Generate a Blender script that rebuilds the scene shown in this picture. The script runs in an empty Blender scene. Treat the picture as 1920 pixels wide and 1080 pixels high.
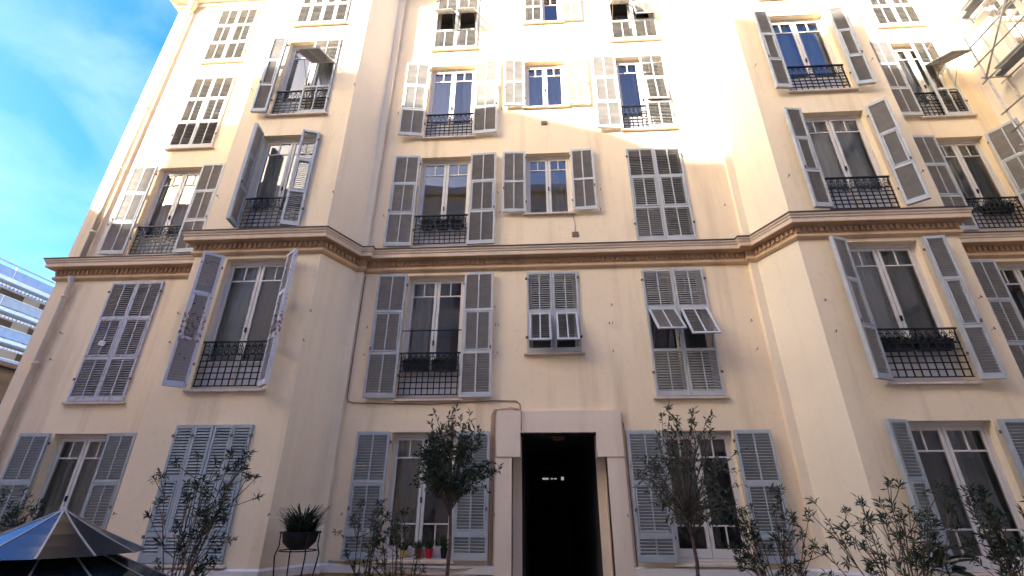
import bpy, math, random
from mathutils import Vector, Matrix
R = math.radians
SC = bpy.context.scene
COL = SC.collection

# ------------------------------------------------------------------ camera
GROUND = -0.75
EYE = 1.65
cam_d = bpy.data.cameras.new('camera')
cam = bpy.data.objects.new('camera', cam_d)
COL.objects.link(cam)
cam_d.sensor_fit = 'HORIZONTAL'
cam_d.sensor_width = 36.0
cam_d.lens = 36.0 * 885.28 / 1920.0
cam_d.clip_start = 0.05
cam_d.clip_end = 2000.0
p_, y_, r_ = R(24.9392), R(3.6886), R(0.2549)
B_ = Matrix(((1, 0, 0), (0, -math.sin(p_), math.cos(p_)), (0, math.cos(p_), math.sin(p_))))
Mcw = Matrix.Rotation(y_, 3, 'Z') @ B_ @ Matrix.Rotation(r_, 3, 'Z')
right, up, fwd = Mcw.col[0], Mcw.col[1], Mcw.col[2]
Mb = Matrix((right, up, -fwd)).transposed().to_4x4()
Mb.translation = Vector((0, -9.2, EYE))
cam.matrix_world = Mb
SC.camera = cam

# ------------------------------------------------------------------ light
SUN_AZ = R(46)      # towards the drainpipe side, measured from the facade normal
SUN_EL = R(22)
S = Vector((-math.sin(SUN_AZ) * math.cos(SUN_EL), -math.cos(SUN_AZ) * math.cos(SUN_EL), math.sin(SUN_EL)))
world = bpy.data.worlds.new('World')
SC.world = world
world.use_nodes = True
wn, wl = world.node_tree.nodes, world.node_tree.links
for n in list(wn):
    wn.remove(n)
out = wn.new('ShaderNodeOutputWorld')
bg = wn.new('ShaderNodeBackground')
bg.inputs['Strength'].default_value = 0.15
sky = wn.new('ShaderNodeTexSky')
sky.sky_type = 'NISHITA'
sky.sun_disc = False
sky.sun_elevation = SUN_EL
sky.sun_rotation = math.atan2(S.x, S.y)
sky.altitude = 0
sky.air_density = 1.0
sky.dust_density = 3.0
sky.ozone_density = 1.6
# thin high cloud, the same all over the sky
tc = wn.new('ShaderNodeTexCoord')
mp = wn.new('ShaderNodeMapping')
mp.inputs['Scale'].default_value = (1.4, 2.6, 3.4)
mp.inputs['Rotation'].default_value = (0.3, 0.5, 0.8)
nz = wn.new('ShaderNodeTexNoise')
nz.inputs['Scale'].default_value = 1.6
nz.inputs['Detail'].default_value = 7
nz.inputs['Roughness'].default_value = 0.55
nz.inputs['Distortion'].default_value = 0.5
cr = wn.new('ShaderNodeValToRGB')
cr.color_ramp.elements[0].position = 0.44
cr.color_ramp.elements[0].color = (0, 0, 0, 1)
cr.color_ramp.elements[1].position = 0.80
cr.color_ramp.elements[1].color = (0.22, 0.22, 0.22, 1)
mx = wn.new('ShaderNodeMixRGB')
mx.inputs['Color2'].default_value = (2.6, 2.9, 3.2, 1)
wl.new(tc.outputs['Generated'], mp.inputs['Vector'])
wl.new(mp.outputs['Vector'], nz.inputs['Vector'])
wl.new(nz.outputs['Fac'], cr.inputs['Fac'])
wl.new(cr.outputs['Color'], mx.inputs['Fac'])
hs = wn.new('ShaderNodeHueSaturation')
hs.inputs['Saturation'].default_value = 1.62
hs.inputs['Hue'].default_value = 0.518
wl.new(sky.outputs['Color'], hs.inputs['Color'])
wl.new(hs.outputs['Color'], mx.inputs['Color1'])
wl.new(mx.outputs['Color'], bg.inputs['Color'])
wl.new(bg.outputs['Background'], out.inputs['Surface'])

sun_d = bpy.data.lights.new('sun', 'SUN')
sun_d.energy = 5.0
sun_d.angle = R(0.9)
sun_d.color = (1.0, 0.97, 0.92)
sun = bpy.data.objects.new('sun', sun_d)
COL.objects.link(sun)
sun.rotation_euler = S.to_track_quat('Z', 'Y').to_euler()
sun.location = S * 60

vs = SC.view_settings
vs.view_transform = 'Standard'
vs.look = 'None'
vs.gamma = 1.0
vs.use_curve_mapping = False
vs.exposure = 2.5

# ------------------------------------------------------------------ materials
MATS = {}
def mat(name, color, rough=0.75, vary=0.12, scale=3.0, bump=0.0, bump_scale=60.0, metallic=0.0, color2=None, spec=0.3, stretch=(1, 1, 1), pos=(0.42, 0.7), coord='Object', rnd=0.0):
    if name in MATS:
        return MATS[name]
    m = bpy.data.materials.new(name)
    m.use_nodes = True
    n, l = m.node_tree.nodes, m.node_tree.links
    b = n['Principled BSDF']
    b.inputs['Roughness'].default_value = rough
    b.inputs['Metallic'].default_value = metallic
    b.inputs['Specular IOR Level'].default_value = spec
    t = n.new('ShaderNodeTexCoord')
    g = n.new('ShaderNodeMapping')
    g.inputs['Scale'].default_value = stretch
    l.new(t.outputs[coord], g.inputs['Vector'])
    z = n.new('ShaderNodeTexNoise')
    z.inputs['Scale'].default_value = scale
    z.inputs['Detail'].default_value = 6
    z.inputs['Roughness'].default_value = 0.6
    l.new(g.outputs['Vector'], z.inputs['Vector'])
    c = n.new('ShaderNodeValToRGB')
    c.color_ramp.elements[0].position = pos[0] if color2 else 0.3
    c.color_ramp.elements[1].position = pos[1] if color2 else 0.7
    c1 = color if color2 else tuple(v * (1 - vary) for v in color)
    c2 = color2 if color2 else tuple(min(1, v * (1 + vary)) for v in color)
    c.color_ramp.elements[0].color = (*c1, 1)
    c.color_ramp.elements[1].color = (*c2, 1)
    l.new(z.outputs['Fac'], c.inputs['Fac'])
    if rnd > 0:
        oi = n.new('ShaderNodeObjectInfo')
        mr = n.new('ShaderNodeMapRange')
        mr.inputs['To Min'].default_value = 1 - rnd
        mr.inputs['To Max'].default_value = 1 + rnd * 0.7
        hv = n.new('ShaderNodeHueSaturation')
        l.new(oi.outputs['Random'], mr.inputs['Value'])
        l.new(mr.outputs['Result'], hv.inputs['Value'])
        l.new(c.outputs['Color'], hv.inputs['Color'])
        l.new(hv.outputs['Color'], b.inputs['Base Color'])
    else:
        l.new(c.outputs['Color'], b.inputs['Base Color'])
    if bump > 0:
        z2 = n.new('ShaderNodeTexNoise')
        z2.inputs['Scale'].default_value = bump_scale
        z2.inputs['Detail'].default_value = 4
        l.new(t.outputs['Object'], z2.inputs['Vector'])
        u = n.new('ShaderNodeBump')
        u.inputs['Strength'].default_value = bump
        u.inputs['Distance'].default_value = 0.01
        l.new(z2.outputs['Fac'], u.inputs['Height'])
        l.new(u.outputs['Normal'], b.inputs['Normal'])
    MATS[name] = m
    return m

def plaster(name, color, stain, amount=0.55):
    """painted render: cloudy patches, faint rain streaks, trowelled relief"""
    m = bpy.data.materials.new(name)
    m.use_nodes = True
    n, l = m.node_tree.nodes, m.node_tree.links
    b = n['Principled BSDF']
    b.inputs['Roughness'].default_value = 0.9
    b.inputs['Specular IOR Level'].default_value = 0.12
    t = n.new('ShaderNodeTexCoord')
    def noise(scale, stretch, detail=5):
        g = n.new('ShaderNodeMapping')
        g.inputs['Scale'].default_value = stretch
        l.new(t.outputs['Object'], g.inputs['Vector'])
        z = n.new('ShaderNodeTexNoise')
        z.inputs['Scale'].default_value = scale
        z.inputs['Detail'].default_value = detail
        z.inputs['Roughness'].default_value = 0.6
        l.new(g.outputs['Vector'], z.inputs['Vector'])
        return z.outputs['Fac']
    def ramp(src, a, bb, lo, hi):
        c = n.new('ShaderNodeMapRange')
        c.inputs['From Min'].default_value = a
        c.inputs['From Max'].default_value = bb
        c.inputs['To Min'].default_value = lo
        c.inputs['To Max'].default_value = hi
        l.new(src, c.inputs['Value'])
        return c.outputs['Result']
    def mix(fac, c1, c2):
        x = n.new('ShaderNodeMixRGB')
        l.new(fac, x.inputs['Fac'])
        for k, v in (('Color1', c1), ('Color2', c2)):
            if isinstance(v, tuple):
                x.inputs[k].default_value = (*v, 1)
            else:
                l.new(v, x.inputs[k])
        return x.outputs['Color']
    pale = tuple(min(1, v * 1.09) for v in color)
    c = mix(ramp(noise(0.55, (1, 1, 1)), 0.35, 0.65, 0, 1), color, pale)
    c = mix(ramp(noise(1.0, (2.2, 2.2, 0.18)), 0.52, 0.78, 0, amount), c, stain)
    c = mix(ramp(noise(9.0, (1, 1, 1)), 0.56, 0.8, 0, amount * 0.55), c, stain)
    l.new(c, b.inputs['Base Color'])
    u = n.new('ShaderNodeBump')
    u.inputs['Strength'].default_value = 0.22
    u.inputs['Distance'].default_value = 0.012
    l.new(noise(38, (1, 1, 1), 6), u.inputs['Height'])
    l.new(u.outputs['Normal'], b.inputs['Normal'])
    MATS[name] = m
    return m

plaster('wall_plaster', (0.84, 0.665, 0.44), (0.64, 0.47, 0.285), 0.85)
plaster('bay_plaster', (0.84, 0.67, 0.445), (0.64, 0.475, 0.29), 0.85)
plaster('skylit_plaster', (0.84, 0.70, 0.49), (0.71, 0.56, 0.37), 0.6)  # wall plaster tinted paler, sky brightening put into the bay sides' colour
plaster('trim_plaster', (0.70, 0.54, 0.39), (0.54, 0.37, 0.23), 0.7)
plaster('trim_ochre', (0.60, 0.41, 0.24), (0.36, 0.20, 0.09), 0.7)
plaster('trim_shade_brown', (0.46, 0.29, 0.16), (0.28, 0.145, 0.07), 0.7)  # shade under the cornice painted in as a darker brown, dentils included
plaster('pink_plaster', (0.77, 0.62, 0.455), (0.60, 0.46, 0.32))
plaster('plinth_paint', (0.72, 0.66, 0.58), (0.55, 0.48, 0.40))
plaster('ochre_plaster', (0.52, 0.34, 0.15), (0.36, 0.22, 0.10))
plaster('wing_plaster', (0.74, 0.66, 0.54), (0.60, 0.52, 0.42))
plaster('opposite_plaster', (0.74, 0.62, 0.50), (0.58, 0.45, 0.34))
plaster('concrete_white', (0.74, 0.74, 0.72), (0.6, 0.6, 0.58), 0.3)
mat('flashing', (0.07, 0.05, 0.045), 0.6)
mat('shutter_grey', (0.48, 0.48, 0.455), 0.55, 0.10, 5, 0.1, 90, rnd=0.13)
mat('slat_shade_taupe', (0.39, 0.36, 0.32), 0.6, 0.12, 6, rnd=0.13)  # same paint as the frame, with shade and warm bounce coloured in
mat('shutter_blue', (0.40, 0.425, 0.41), 0.55, 0.11, 5, 0.1, 90, rnd=0.10)
mat('slat_blue', (0.36, 0.375, 0.36), 0.6, 0.12, 6, rnd=0.12)
mat('shutter_weathered', (0.52, 0.50, 0.52), 0.75, color2=(0.28, 0.23, 0.21), scale=9, pos=(0.5, 0.72), bump=0.3, bump_scale=40)
mat('slat_weathered', (0.33, 0.30, 0.29), 0.8, color2=(0.20, 0.16, 0.14), scale=7, pos=(0.45, 0.7))
mat('frame_paint', (0.66, 0.60, 0.52), 0.45, 0.05, 4)
mat('panel_paint', (0.62, 0.61, 0.60), 0.5, 0.06, 4)
mat('iron', (0.018, 0.018, 0.022), 0.45, 0.3, 20, metallic=0.3)
mat('hook_iron', (0.16, 0.11, 0.085), 0.7, 0.3, 30)
mat('sill_stone', (0.62, 0.50, 0.38), 0.85, 0.15, 6, 0.15, 50)
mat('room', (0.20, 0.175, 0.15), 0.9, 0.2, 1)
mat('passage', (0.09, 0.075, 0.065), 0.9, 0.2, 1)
mat('cable', (0.34, 0.21, 0.14), 0.7, 0.15, 12)
mat('copper_pipe', (0.50, 0.33, 0.22), 0.6, 0.15, 12)
mat('pipe_paint', (0.66, 0.54, 0.40), 0.6, 0.1, 3)
mat('bark', (0.10, 0.07, 0.05), 0.9, 0.3, 20, 0.4, 60)
mat('stem', (0.13, 0.09, 0.055), 0.85, 0.3, 15)
mat('leaf_dark', (0.022, 0.036, 0.014), 0.5, color2=(0.06, 0.075, 0.03), scale=5.0, pos=(0.45, 0.75))
mat('leaf_mid', (0.045, 0.075, 0.028), 0.5, 0.4, 3.0)
mat('leaf_olive', (0.045, 0.055, 0.028), 0.55, color2=(0.10, 0.11, 0.06), scale=5.0, pos=(0.45, 0.75))
mat('terracotta', (0.34, 0.13, 0.07), 0.8, 0.2, 6, 0.2, 50)
mat('dark_pot', (0.016, 0.013, 0.012), 0.6, 0.2, 6)
mat('red_pot', (0.55, 0.02, 0.03), 0.35, 0.1, 5)
mat('yellow_pot', (0.55, 0.36, 0.06), 0.4, 0.1, 5)
mat('soil', (0.04, 0.028, 0.02), 0.95, 0.3, 20)
mat('paving', (0.33, 0.28, 0.23), 0.85, 0.2, 2, 0.3, 30)
mat('roof_tile', (0.36, 0.15, 0.09), 0.85, 0.25, 6)
mat('parasol_panel', (0.008, 0.012, 0.015), 0.12, 0.3, 4, spec=0.45)
mat('parasol_rib', (0.34, 0.33, 0.31), 0.4, 0.1, 8, metallic=0.3)
mat('scaffold_tube', (0.5, 0.48, 0.46), 0.5, 0.2, 10, metallic=0.5)
mat('scaffold_deck', (0.20, 0.21, 0.23), 0.8, 0.25, 4)
mat('balcony_blue', (0.30, 0.36, 0.44), 0.35, 0.1, 2)
mat('balcony_grey', (0.36, 0.39, 0.41), 0.5, 0.1, 2)
mat('awning_cloth', (0.62, 0.60, 0.55), 0.85, 0.2, 3)
mat('old_stone', (0.075, 0.06, 0.052), 0.9, 0.25, 4, 0.3, 20)
mat('white_paper', (0.62, 0.58, 0.58), 0.8, 0.05, 4)
mat('vent_metal', (0.30, 0.21, 0.15), 0.7, 0.2, 30)

def curtain_mat(name, color, alpha):
    m = bpy.data.materials.new(name)
    m.use_nodes = True
    n, l = m.node_tree.nodes, m.node_tree.links
    for x in list(n):
        n.remove(x)
    o = n.new('ShaderNodeOutputMaterial')
    d = n.new('ShaderNodeBsdfDiffuse')
    tl = n.new('ShaderNodeBsdfTranslucent')
    tr = n.new('ShaderNodeBsdfTransparent')
    w = n.new('ShaderNodeTexNoise')
    w.inputs['Scale'].default_value = 40
    t = n.new('ShaderNodeTexCoord')
    l.new(t.outputs['Object'], w.inputs['Vector'])
    c = n.new('ShaderNodeValToRGB')
    c.color_ramp.elements[0].color = (*[v * 0.85 for v in color], 1)
    c.color_ramp.elements[1].color = (*color, 1)
    l.new(w.outputs['Fac'], c.inputs['Fac'])
    l.new(c.outputs['Color'], d.inputs['Color'])
    l.new(c.outputs['Color'], tl.inputs['Color'])
    a = n.new('ShaderNodeMixShader')
    a.inputs['Fac'].default_value = 0.3
    l.new(d.outputs[0], a.inputs[1])
    l.new(tl.outputs[0], a.inputs[2])
    b = n.new('ShaderNodeMixShader')
    b.inputs['Fac'].default_value = 1 - alpha
    l.new(a.outputs[0], b.inputs[1])
    l.new(tr.outputs[0], b.inputs[2])
    l.new(b.outputs[0], o.inputs['Surface'])
    MATS[name] = m
curtain_mat('sheer_white', (0.93, 0.93, 0.93), 0.96)
curtain_mat('sheer_cream', (0.82, 0.74, 0.60), 0.92)
curtain_mat('net_grey', (0.68, 0.67, 0.65), 0.75)
curtain_mat('scaffold_net', (0.40, 0.44, 0.44), 0.6)

def glass_mat():
    m = bpy.data.materials.new('window_glass')
    m.use_nodes = True
    n, l = m.node_tree.nodes, m.node_tree.links
    for x in list(n):
        n.remove(x)
    o = n.new('ShaderNodeOutputMaterial')
    g = n.new('ShaderNodeBsdfGlossy')
    g.inputs['Roughness'].default_value = 0.015
    tr = n.new('ShaderNodeBsdfTransparent')
    tr.inputs['Color'].default_value = (0.86, 0.89, 0.88, 1)
    f = n.new('ShaderNodeFresnel')
    f.inputs['IOR'].default_value = 1.75
    a = n.new('ShaderNodeMixShader')
    t = n.new('ShaderNodeTexCoord')
    z = n.new('ShaderNodeTexNoise')
    z.inputs['Scale'].default_value = 2.2
    u = n.new('ShaderNodeBump')
    u.inputs['Strength'].default_value = 0.05
    u.inputs['Distance'].default_value = 0.02
    l.new(t.outputs['Object'], z.inputs['Vector'])
    l.new(z.outputs['Fac'], u.inputs['Height'])
    l.new(u.outputs['Normal'], g.inputs['Normal'])
    k = n.new('ShaderNodeMath')
    k.operation = 'MULTIPLY_ADD'
    k.inputs[1].default_value = 1.05
    k.inputs[2].default_value = 0.02
    l.new(f.outputs[0], k.inputs[0])
    l.new(k.outputs[0], a.inputs['Fac'])
    l.new(tr.outputs[0], a.inputs[1])
    l.new(g.outputs[0], a.inputs[2])
    l.new(a.outputs[0], o.inputs['Surface'])
    MATS['window_glass'] = m
glass_mat()

def peeling(mname, paint):
    """grey-blue paint flaked to bare brown wood, mostly across the middle of the leaf"""
    m = bpy.data.materials.new(mname)
    m.use_nodes = True
    n, l = m.node_tree.nodes, m.node_tree.links
    b = n['Principled BSDF']
    b.inputs['Roughness'].default_value = 0.75
    t = n.new('ShaderNodeTexCoord')
    s = n.new('ShaderNodeSeparateXYZ')
    l.new(t.outputs['Object'], s.inputs[0])
    def mr(src, a, bb, lo, hi):
        c = n.new('ShaderNodeMapRange')
        for k, v in zip(('From Min', 'From Max', 'To Min', 'To Max'), (a, bb, lo, hi)):
            c.inputs[k].default_value = v
        l.new(src, c.inputs['Value'])
        return c.outputs['Result']
    def op(o, a, bb):
        c = n.new('ShaderNodeMath')
        c.operation = o
        for i, v in enumerate((a, bb)):
            if isinstance(v, float):
                c.inputs[i].default_value = v
            else:
                l.new(v, c.inputs[i])
        return c.outputs[0]
    band = op('MINIMUM', mr(s.outputs['Z'], 0.75, 1.0, 0, 1), mr(s.outputs['Z'], 1.25, 1.6, 1, 0))
    z = n.new('ShaderNodeTexNoise')
    z.inputs['Scale'].default_value = 16
    z.inputs['Detail'].default_value = 8
    l.new(t.outputs['Object'], z.inputs['Vector'])
    f = op('ADD', z.outputs['Fac'], op('MULTIPLY', band, 0.12))
    r = mr(f, 0.60, 0.70, 0, 1)
    x = n.new('ShaderNodeMixRGB')
    x.inputs['Color1'].default_value = (*paint, 1)
    x.inputs['Color2'].default_value = (0.24, 0.13, 0.085, 1)
    l.new(r, x.inputs['Fac'])
    l.new(x.outputs['Color'], b.inputs['Base Color'])
    MATS[mname] = m
peeling('peeling_paint', (0.58, 0.57, 0.58))
peeling('peeling_slat', (0.42, 0.395, 0.385))

def emit(name, color, strength):
    m = bpy.data.materials.new(name)
    m.use_nodes = True
    n, l = m.node_tree.nodes, m.node_tree.links
    b = n['Principled BSDF']
    b.inputs['Base Color'].default_value = (*color, 1)
    b.inputs['Emission Color'].default_value = (*color, 1)
    b.inputs['Emission Strength'].default_value = strength
    MATS[name] = m
emit('lit_transom', (0.9, 0.95, 1.0), 0.07)

# ------------------------------------------------------------------ mesh builder
class MB:
    def __init__(s):
        s.v, s.f, s.m = [], [], []
    def quad(s, a, b, c, d, mi=0):
        k = len(s.v)
        s.v += [tuple(a), tuple(b), tuple(c), tuple(d)]
        s.f.append((k, k + 1, k + 2, k + 3))
        s.m.append(mi)
    def poly(s, pts, mi=0):
        k = len(s.v)
        s.v += [tuple(p) for p in pts]
        s.f.append(tuple(range(k, k + len(pts))))
        s.m.append(mi)
    def box(s, x0, x1, y0, y1, z0, z1, mi=0, M=None):
        p = [(x, y, z) for z in (z0, z1) for y in (y0, y1) for x in (x0, x1)]
        if M is not None:
            p = [tuple(M @ Vector(q)) for q in p]
        k = len(s.v)
        s.v += p
        for a in ((0, 2, 3, 1), (4, 5, 7, 6), (0, 1, 5, 4), (2, 6, 7, 3), (0, 4, 6, 2), (1, 3, 7, 5)):
            s.f.append(tuple(k + i for i in a))
            s.m.append(mi)
    def tube(s, pts, r, n=6, mi=0, cap=True):
        pts = [Vector(p) for p in pts]
        rs = r if isinstance(r, (list, tuple)) else [r] * len(pts)
        k = len(s.v)
        prev = None
        for i, p in enumerate(pts):
            d = (pts[min(i + 1, len(pts) - 1)] - pts[max(i - 1, 0)])
            d = d.normalized() if d.length > 1e-9 else Vector((0, 0, 1))
            a = prev if prev is not None else (Vector((0, 0, 1)) if abs(d.z) < 0.9 else Vector((1, 0, 0)))
            a = (a - d * a.dot(d))
            a = a.normalized() if a.length > 1e-6 else d.orthogonal().normalized()
            prev = a
            b = d.cross(a)
            for j in range(n):
                t = 2 * math.pi * j / n
                s.v.append(tuple(p + (a * math.cos(t) + b * math.sin(t)) * rs[i]))
        for i in range(len(pts) - 1):
            for j in range(n):
                s.f.append((k + i * n + j, k + i * n + (j + 1) % n, k + (i + 1) * n + (j + 1) % n, k + (i + 1) * n + j))
                s.m.append(mi)
        if cap:
            s.f.append(tuple(k + j for j in reversed(range(n))))
            s.m.append(mi)
            s.f.append(tuple(k + (len(pts) - 1) * n + j for j in range(n)))
            s.m.append(mi)
    def lathe(s, prof, c, n=20, mi=0):
        k = len(s.v)
        for (r, z) in prof:
            for j in range(n):
                t = 2 * math.pi * j / n
                s.v.append((c[0] + r * math.cos(t), c[1] + r * math.sin(t), c[2] + z))
        for i in range(len(prof) - 1):
            for j in range(n):
                s.f.append((k + i * n + j, k + i * n + (j + 1) % n, k + (i + 1) * n + (j + 1) % n, k + (i + 1) * n + j))
                s.m.append(mi)
    def build(s, name, mats, parent=None, loc=None, rot=None, smooth=False, stuff=False, bevel=0):
        me = bpy.data.meshes.new(name)
        me.from_pydata(s.v, [], s.f)
        for mm in (mats if isinstance(mats, (list, tuple)) else [mats]):
            me.materials.append(MATS[mm])
        me.polygons.foreach_set('material_index', s.m)
        if smooth:
            me.polygons.foreach_set('use_smooth', [True] * len(s.f))
        me.update()
        return link(name, me, parent, loc, rot, stuff, bevel)

def link(name, me, parent=None, loc=None, rot=None, stuff=False, bevel=0):
    o = bpy.data.objects.new(name, me)
    COL.objects.link(o)
    if parent is not None:
        o.parent = parent
    if loc is not None:
        o.location = loc
    if rot is not None:
        o.rotation_euler = rot
    if stuff:
        o['kind'] = 'stuff'
    if bevel:
        b = o.modifiers.new('bevel', 'BEVEL')
        b.width = bevel
        b.segments = 2
        b.limit_method = 'ANGLE'
    return o

def thing(name, label, cat, loc=(0, 0, 0), group=None):
    o = bpy.data.objects.new(name, None)
    o.empty_display_size = 0.2
    COL.objects.link(o)
    o.location = loc
    return tag(o, label, cat, group)
def tag(o, label, cat, group=None):
    o['label'] = label
    o['category'] = cat
    if group:
        o['group'] = group
    return o

# ------------------------------------------------------------------ ground
g = MB()
g.quad((-400, -400, GROUND), (400, -400, GROUND), (400, 400, GROUND), (-400, 400, GROUND))
o = g.build('ground', 'paving')
o['kind'] = 'structure'

# ------------------------------------------------------------------ main building
BAY = -0.98
TOP = 16.1
PLAN = [(-11.2, 3.0), (-11.2, 0), (-7.15, 0), (-7.15, BAY), (-4.45, BAY), (-4.03, -0.12), (-3.88, -0.12), (-3.88, 0),
        (4.43, 0), (4.43, -0.12), (4.58, -0.12), (5.0, BAY), (7.95, BAY), (7.95, 0), (11.0, 0)]
COLS = {'L': (-9.13, 0.60, 0.0), 'BL': (-5.74, 0.69, BAY), 'C1': (-2.25, 0.625, 0.0), 'C2': (0.27, 0.54, 0.0),
        'C3': (2.82, 0.635, 0.0), 'BR': (6.48, 0.69, BAY), 'R': (9.87, 0.57, 0.0)}
FLOORS = {0: (0.83, 2.95), 1: (3.58, 6.29), 2: (7.0, 9.59), 3: (10.22, 12.82), 4: (13.45, 15.78)}
SMALL = {1: (4.48, 6.29), 2: (7.82, 9.59), 3: (11.11, 12.82), 4: (14.38, 15.78)}
PLACE = {'L': 'beside the drainpipe', 'BL': 'in the bay on the drainpipe side', 'C1': 'on the cable side of the doorway',
         'C2': 'in the column above the doorway', 'C3': 'across the doorway from the cables',
         'BR': 'in the bay on the scaffold side', 'R': 'beside the scaffold'}
STOREY = {0: 'ground floor', 1: 'below cornice', 2: 'just above cornice', 3: 'two storeys above cornice', 4: 'top storey'}
def span(col, fl):
    return SMALL[fl] if col == 'C2' else FLOORS[fl]

house = thing('apartment_building', 'cream plaster apartment building with grey-blue louvred shutters and a moulded cornice', 'building', (0, 0, GROUND))
HO = Vector((0, 0, -GROUND))      # children of the house are given in world coordinates
def hloc(x, y, z):
    return (x, y, z - GROUND)
def H(mb, name, mats, **k):
    return mb.build(name, mats, house, hloc(0, 0, 0), **k)

DOOR = (-0.58, 1.15, GROUND, 2.92)
DEPTH = 0.24
def panel(mb, x0, x1, y, holes):
    xs = sorted({x0, x1, *[h[0] for h in holes], *[h[1] for h in holes]})
    zs = sorted({GROUND, TOP, *[h[2] for h in holes], *[h[3] for h in holes]})
    for i in range(len(xs) - 1):
        for j in range(len(zs) - 1):
            cx, cz = (xs[i] + xs[i + 1]) / 2, (zs[j] + zs[j + 1]) / 2
            if any(h[0] < cx < h[1] and h[2] < cz < h[3] for h in holes):
                continue
            mb.quad((xs[i], y, zs[j]), (xs[i + 1], y, zs[j]), (xs[i + 1], y, zs[j + 1]), (xs[i], y, zs[j + 1]))
    for a, b, c, d in holes:
        e = y + DEPTH
        mb.quad((a, y, c), (a, y, d), (a, e, d), (a, e, c))
        mb.quad((b, y, c), (b, e, c), (b, e, d), (b, y, d))
        mb.quad((a, y, d), (b, y, d), (b, e, d), (a, e, d))
        mb.quad((a, y, c), (a, e, c), (b, e, c), (b, y, c))
def holes_for(*cols):
    h = []
    for c in cols:
        cx, hw, y = COLS[c]
        for f in range(5):
            if c == 'C2' and f == 0:
                continue
            z0, z1 = span(c, f)
            h.append((cx - hw, cx + hw, z0, z1))
    return h
w = MB(); panel(w, -11.2, -7.15, 0, holes_for('L'))
w.quad((-11.2, 12, GROUND), (-11.2, 0, GROUND), (-11.2, 0, TOP), (-11.2, 12, TOP))
H(w, 'wall', 'wall_plaster')
w = MB(); panel(w, -3.88, 4.43, 0, holes_for('C1', 'C2', 'C3') + [DOOR]); H(w, 'wall', 'wall_plaster')
w = MB(); panel(w, 7.95, 11.0, 0, holes_for('R')); H(w, 'wall', 'wall_plaster')
for sgn, c, pl in ((1, 'BL', PLAN[2:8]), (-1, 'BR', PLAN[8:14])):
    w = MB()
    for a, b in zip(pl[:-1], pl[1:]):
        if abs(a[1] - BAY) < 1e-6 and abs(b[1] - BAY) < 1e-6:
            panel(w, a[0], b[0], BAY, holes_for(c))
    H(w, 'bay_wall', 'bay_plaster')
    w = MB()
    for a, b in zip(pl[:-1], pl[1:]):
        if not (abs(a[1] - BAY) < 1e-6 and abs(b[1] - BAY) < 1e-6):
            w.quad((*a, GROUND), (*b, GROUND), (*b, TOP), (*a, TOP))
    H(w, 'bay_side_wall', 'skylit_plaster')

def offset_path(path, d):
    res = []
    n = len(path)
    nor = []
    for a, b in zip(path[:-1], path[1:]):
        v = Vector((b[0] - a[0], b[1] - a[1])).normalized()
        nor.append(Vector((v.y, -v.x)))
    for i, p in enumerate(path):
        if i == 0:
            q = nor[0]
        elif i == n - 1:
            q = nor[-1]
        else:
            q = nor[i - 1] + nor[i]
            q = q / (1 + nor[i - 1].dot(nor[i]))
        res.append((p[0] + q.x * d, p[1] + q.y * d))
    return res
def sweep(mb, path, prof, mi=0, mis=None):
    rows = [[(x, y, z) for x, y in offset_path(path, o)] for o, z in prof]
    for k in range(len(prof) - 1):
        for i in range(len(path) - 1):
            mb.quad(rows[k][i], rows[k][i + 1], rows[k + 1][i + 1], rows[k + 1][i], mis[k] if mis else mi)

# main cornice
c = MB()
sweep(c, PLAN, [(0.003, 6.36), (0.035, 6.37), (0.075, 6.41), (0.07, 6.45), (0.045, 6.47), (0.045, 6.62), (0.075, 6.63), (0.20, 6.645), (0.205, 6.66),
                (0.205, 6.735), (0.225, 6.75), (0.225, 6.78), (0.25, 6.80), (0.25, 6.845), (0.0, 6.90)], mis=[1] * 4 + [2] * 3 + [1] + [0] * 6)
corn = H(c, 'cornice', ['trim_plaster', 'trim_ochre', 'trim_shade_brown'])
c = MB()
sweep(c, PLAN, [(0.252, 6.835), (0.265, 6.835), (0.265, 6.86), (0.0, 6.92)])
c.build('flashing', 'flashing', corn)
c = MB()
base = offset_path(PLAN, 0.05)
for a, b in zip(base[1:-1], base[2:]):
    A, Bv = Vector((*a, 0)), Vector((*b, 0))
    L = (Bv - A).length
    if L < 0.3:
        continue
    d = (Bv - A) / L
    nn = Vector((d.y, -d.x, 0))
    k = int(L / 0.105)
    for i in range(k):
        t = (i + 0.5) * L / k
        o = A + d * t
        M = Matrix(((d.x, nn.x, 0, o.x), (d.y, nn.y, 0, o.y), (0, 0, 1, 0), (0, 0, 0, 1)))
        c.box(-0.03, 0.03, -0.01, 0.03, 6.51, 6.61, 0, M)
c.build('dentils', 'trim_shade_brown', corn, stuff=True)
# plinth band and skirt
c = MB()
sweep(c, PLAN[:8] + [(-0.87, 0)], [(0.004, 0.62), (0.06, 0.63), (0.06, 0.74), (0.004, 0.77)])
H(c, 'plinth_band', 'plinth_paint')
c = MB()
sweep(c, [(1.46, 0)] + PLAN[8:], [(0.004, 0.62), (0.06, 0.63), (0.06, 0.74), (0.004, 0.77)])
H(c, 'plinth_band', 'plinth_paint')
c = MB()
sweep(c, PLAN[:8] + [(-0.87, 0)], [(0.03, GROUND), (0.03, 0.628)])
H(c, 'plinth', 'ochre_plaster')
c = MB()
sweep(c, [(1.46, 0)] + PLAN[8:], [(0.03, GROUND), (0.03, 0.628)])
H(c, 'plinth', 'ochre_plaster')
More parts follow.
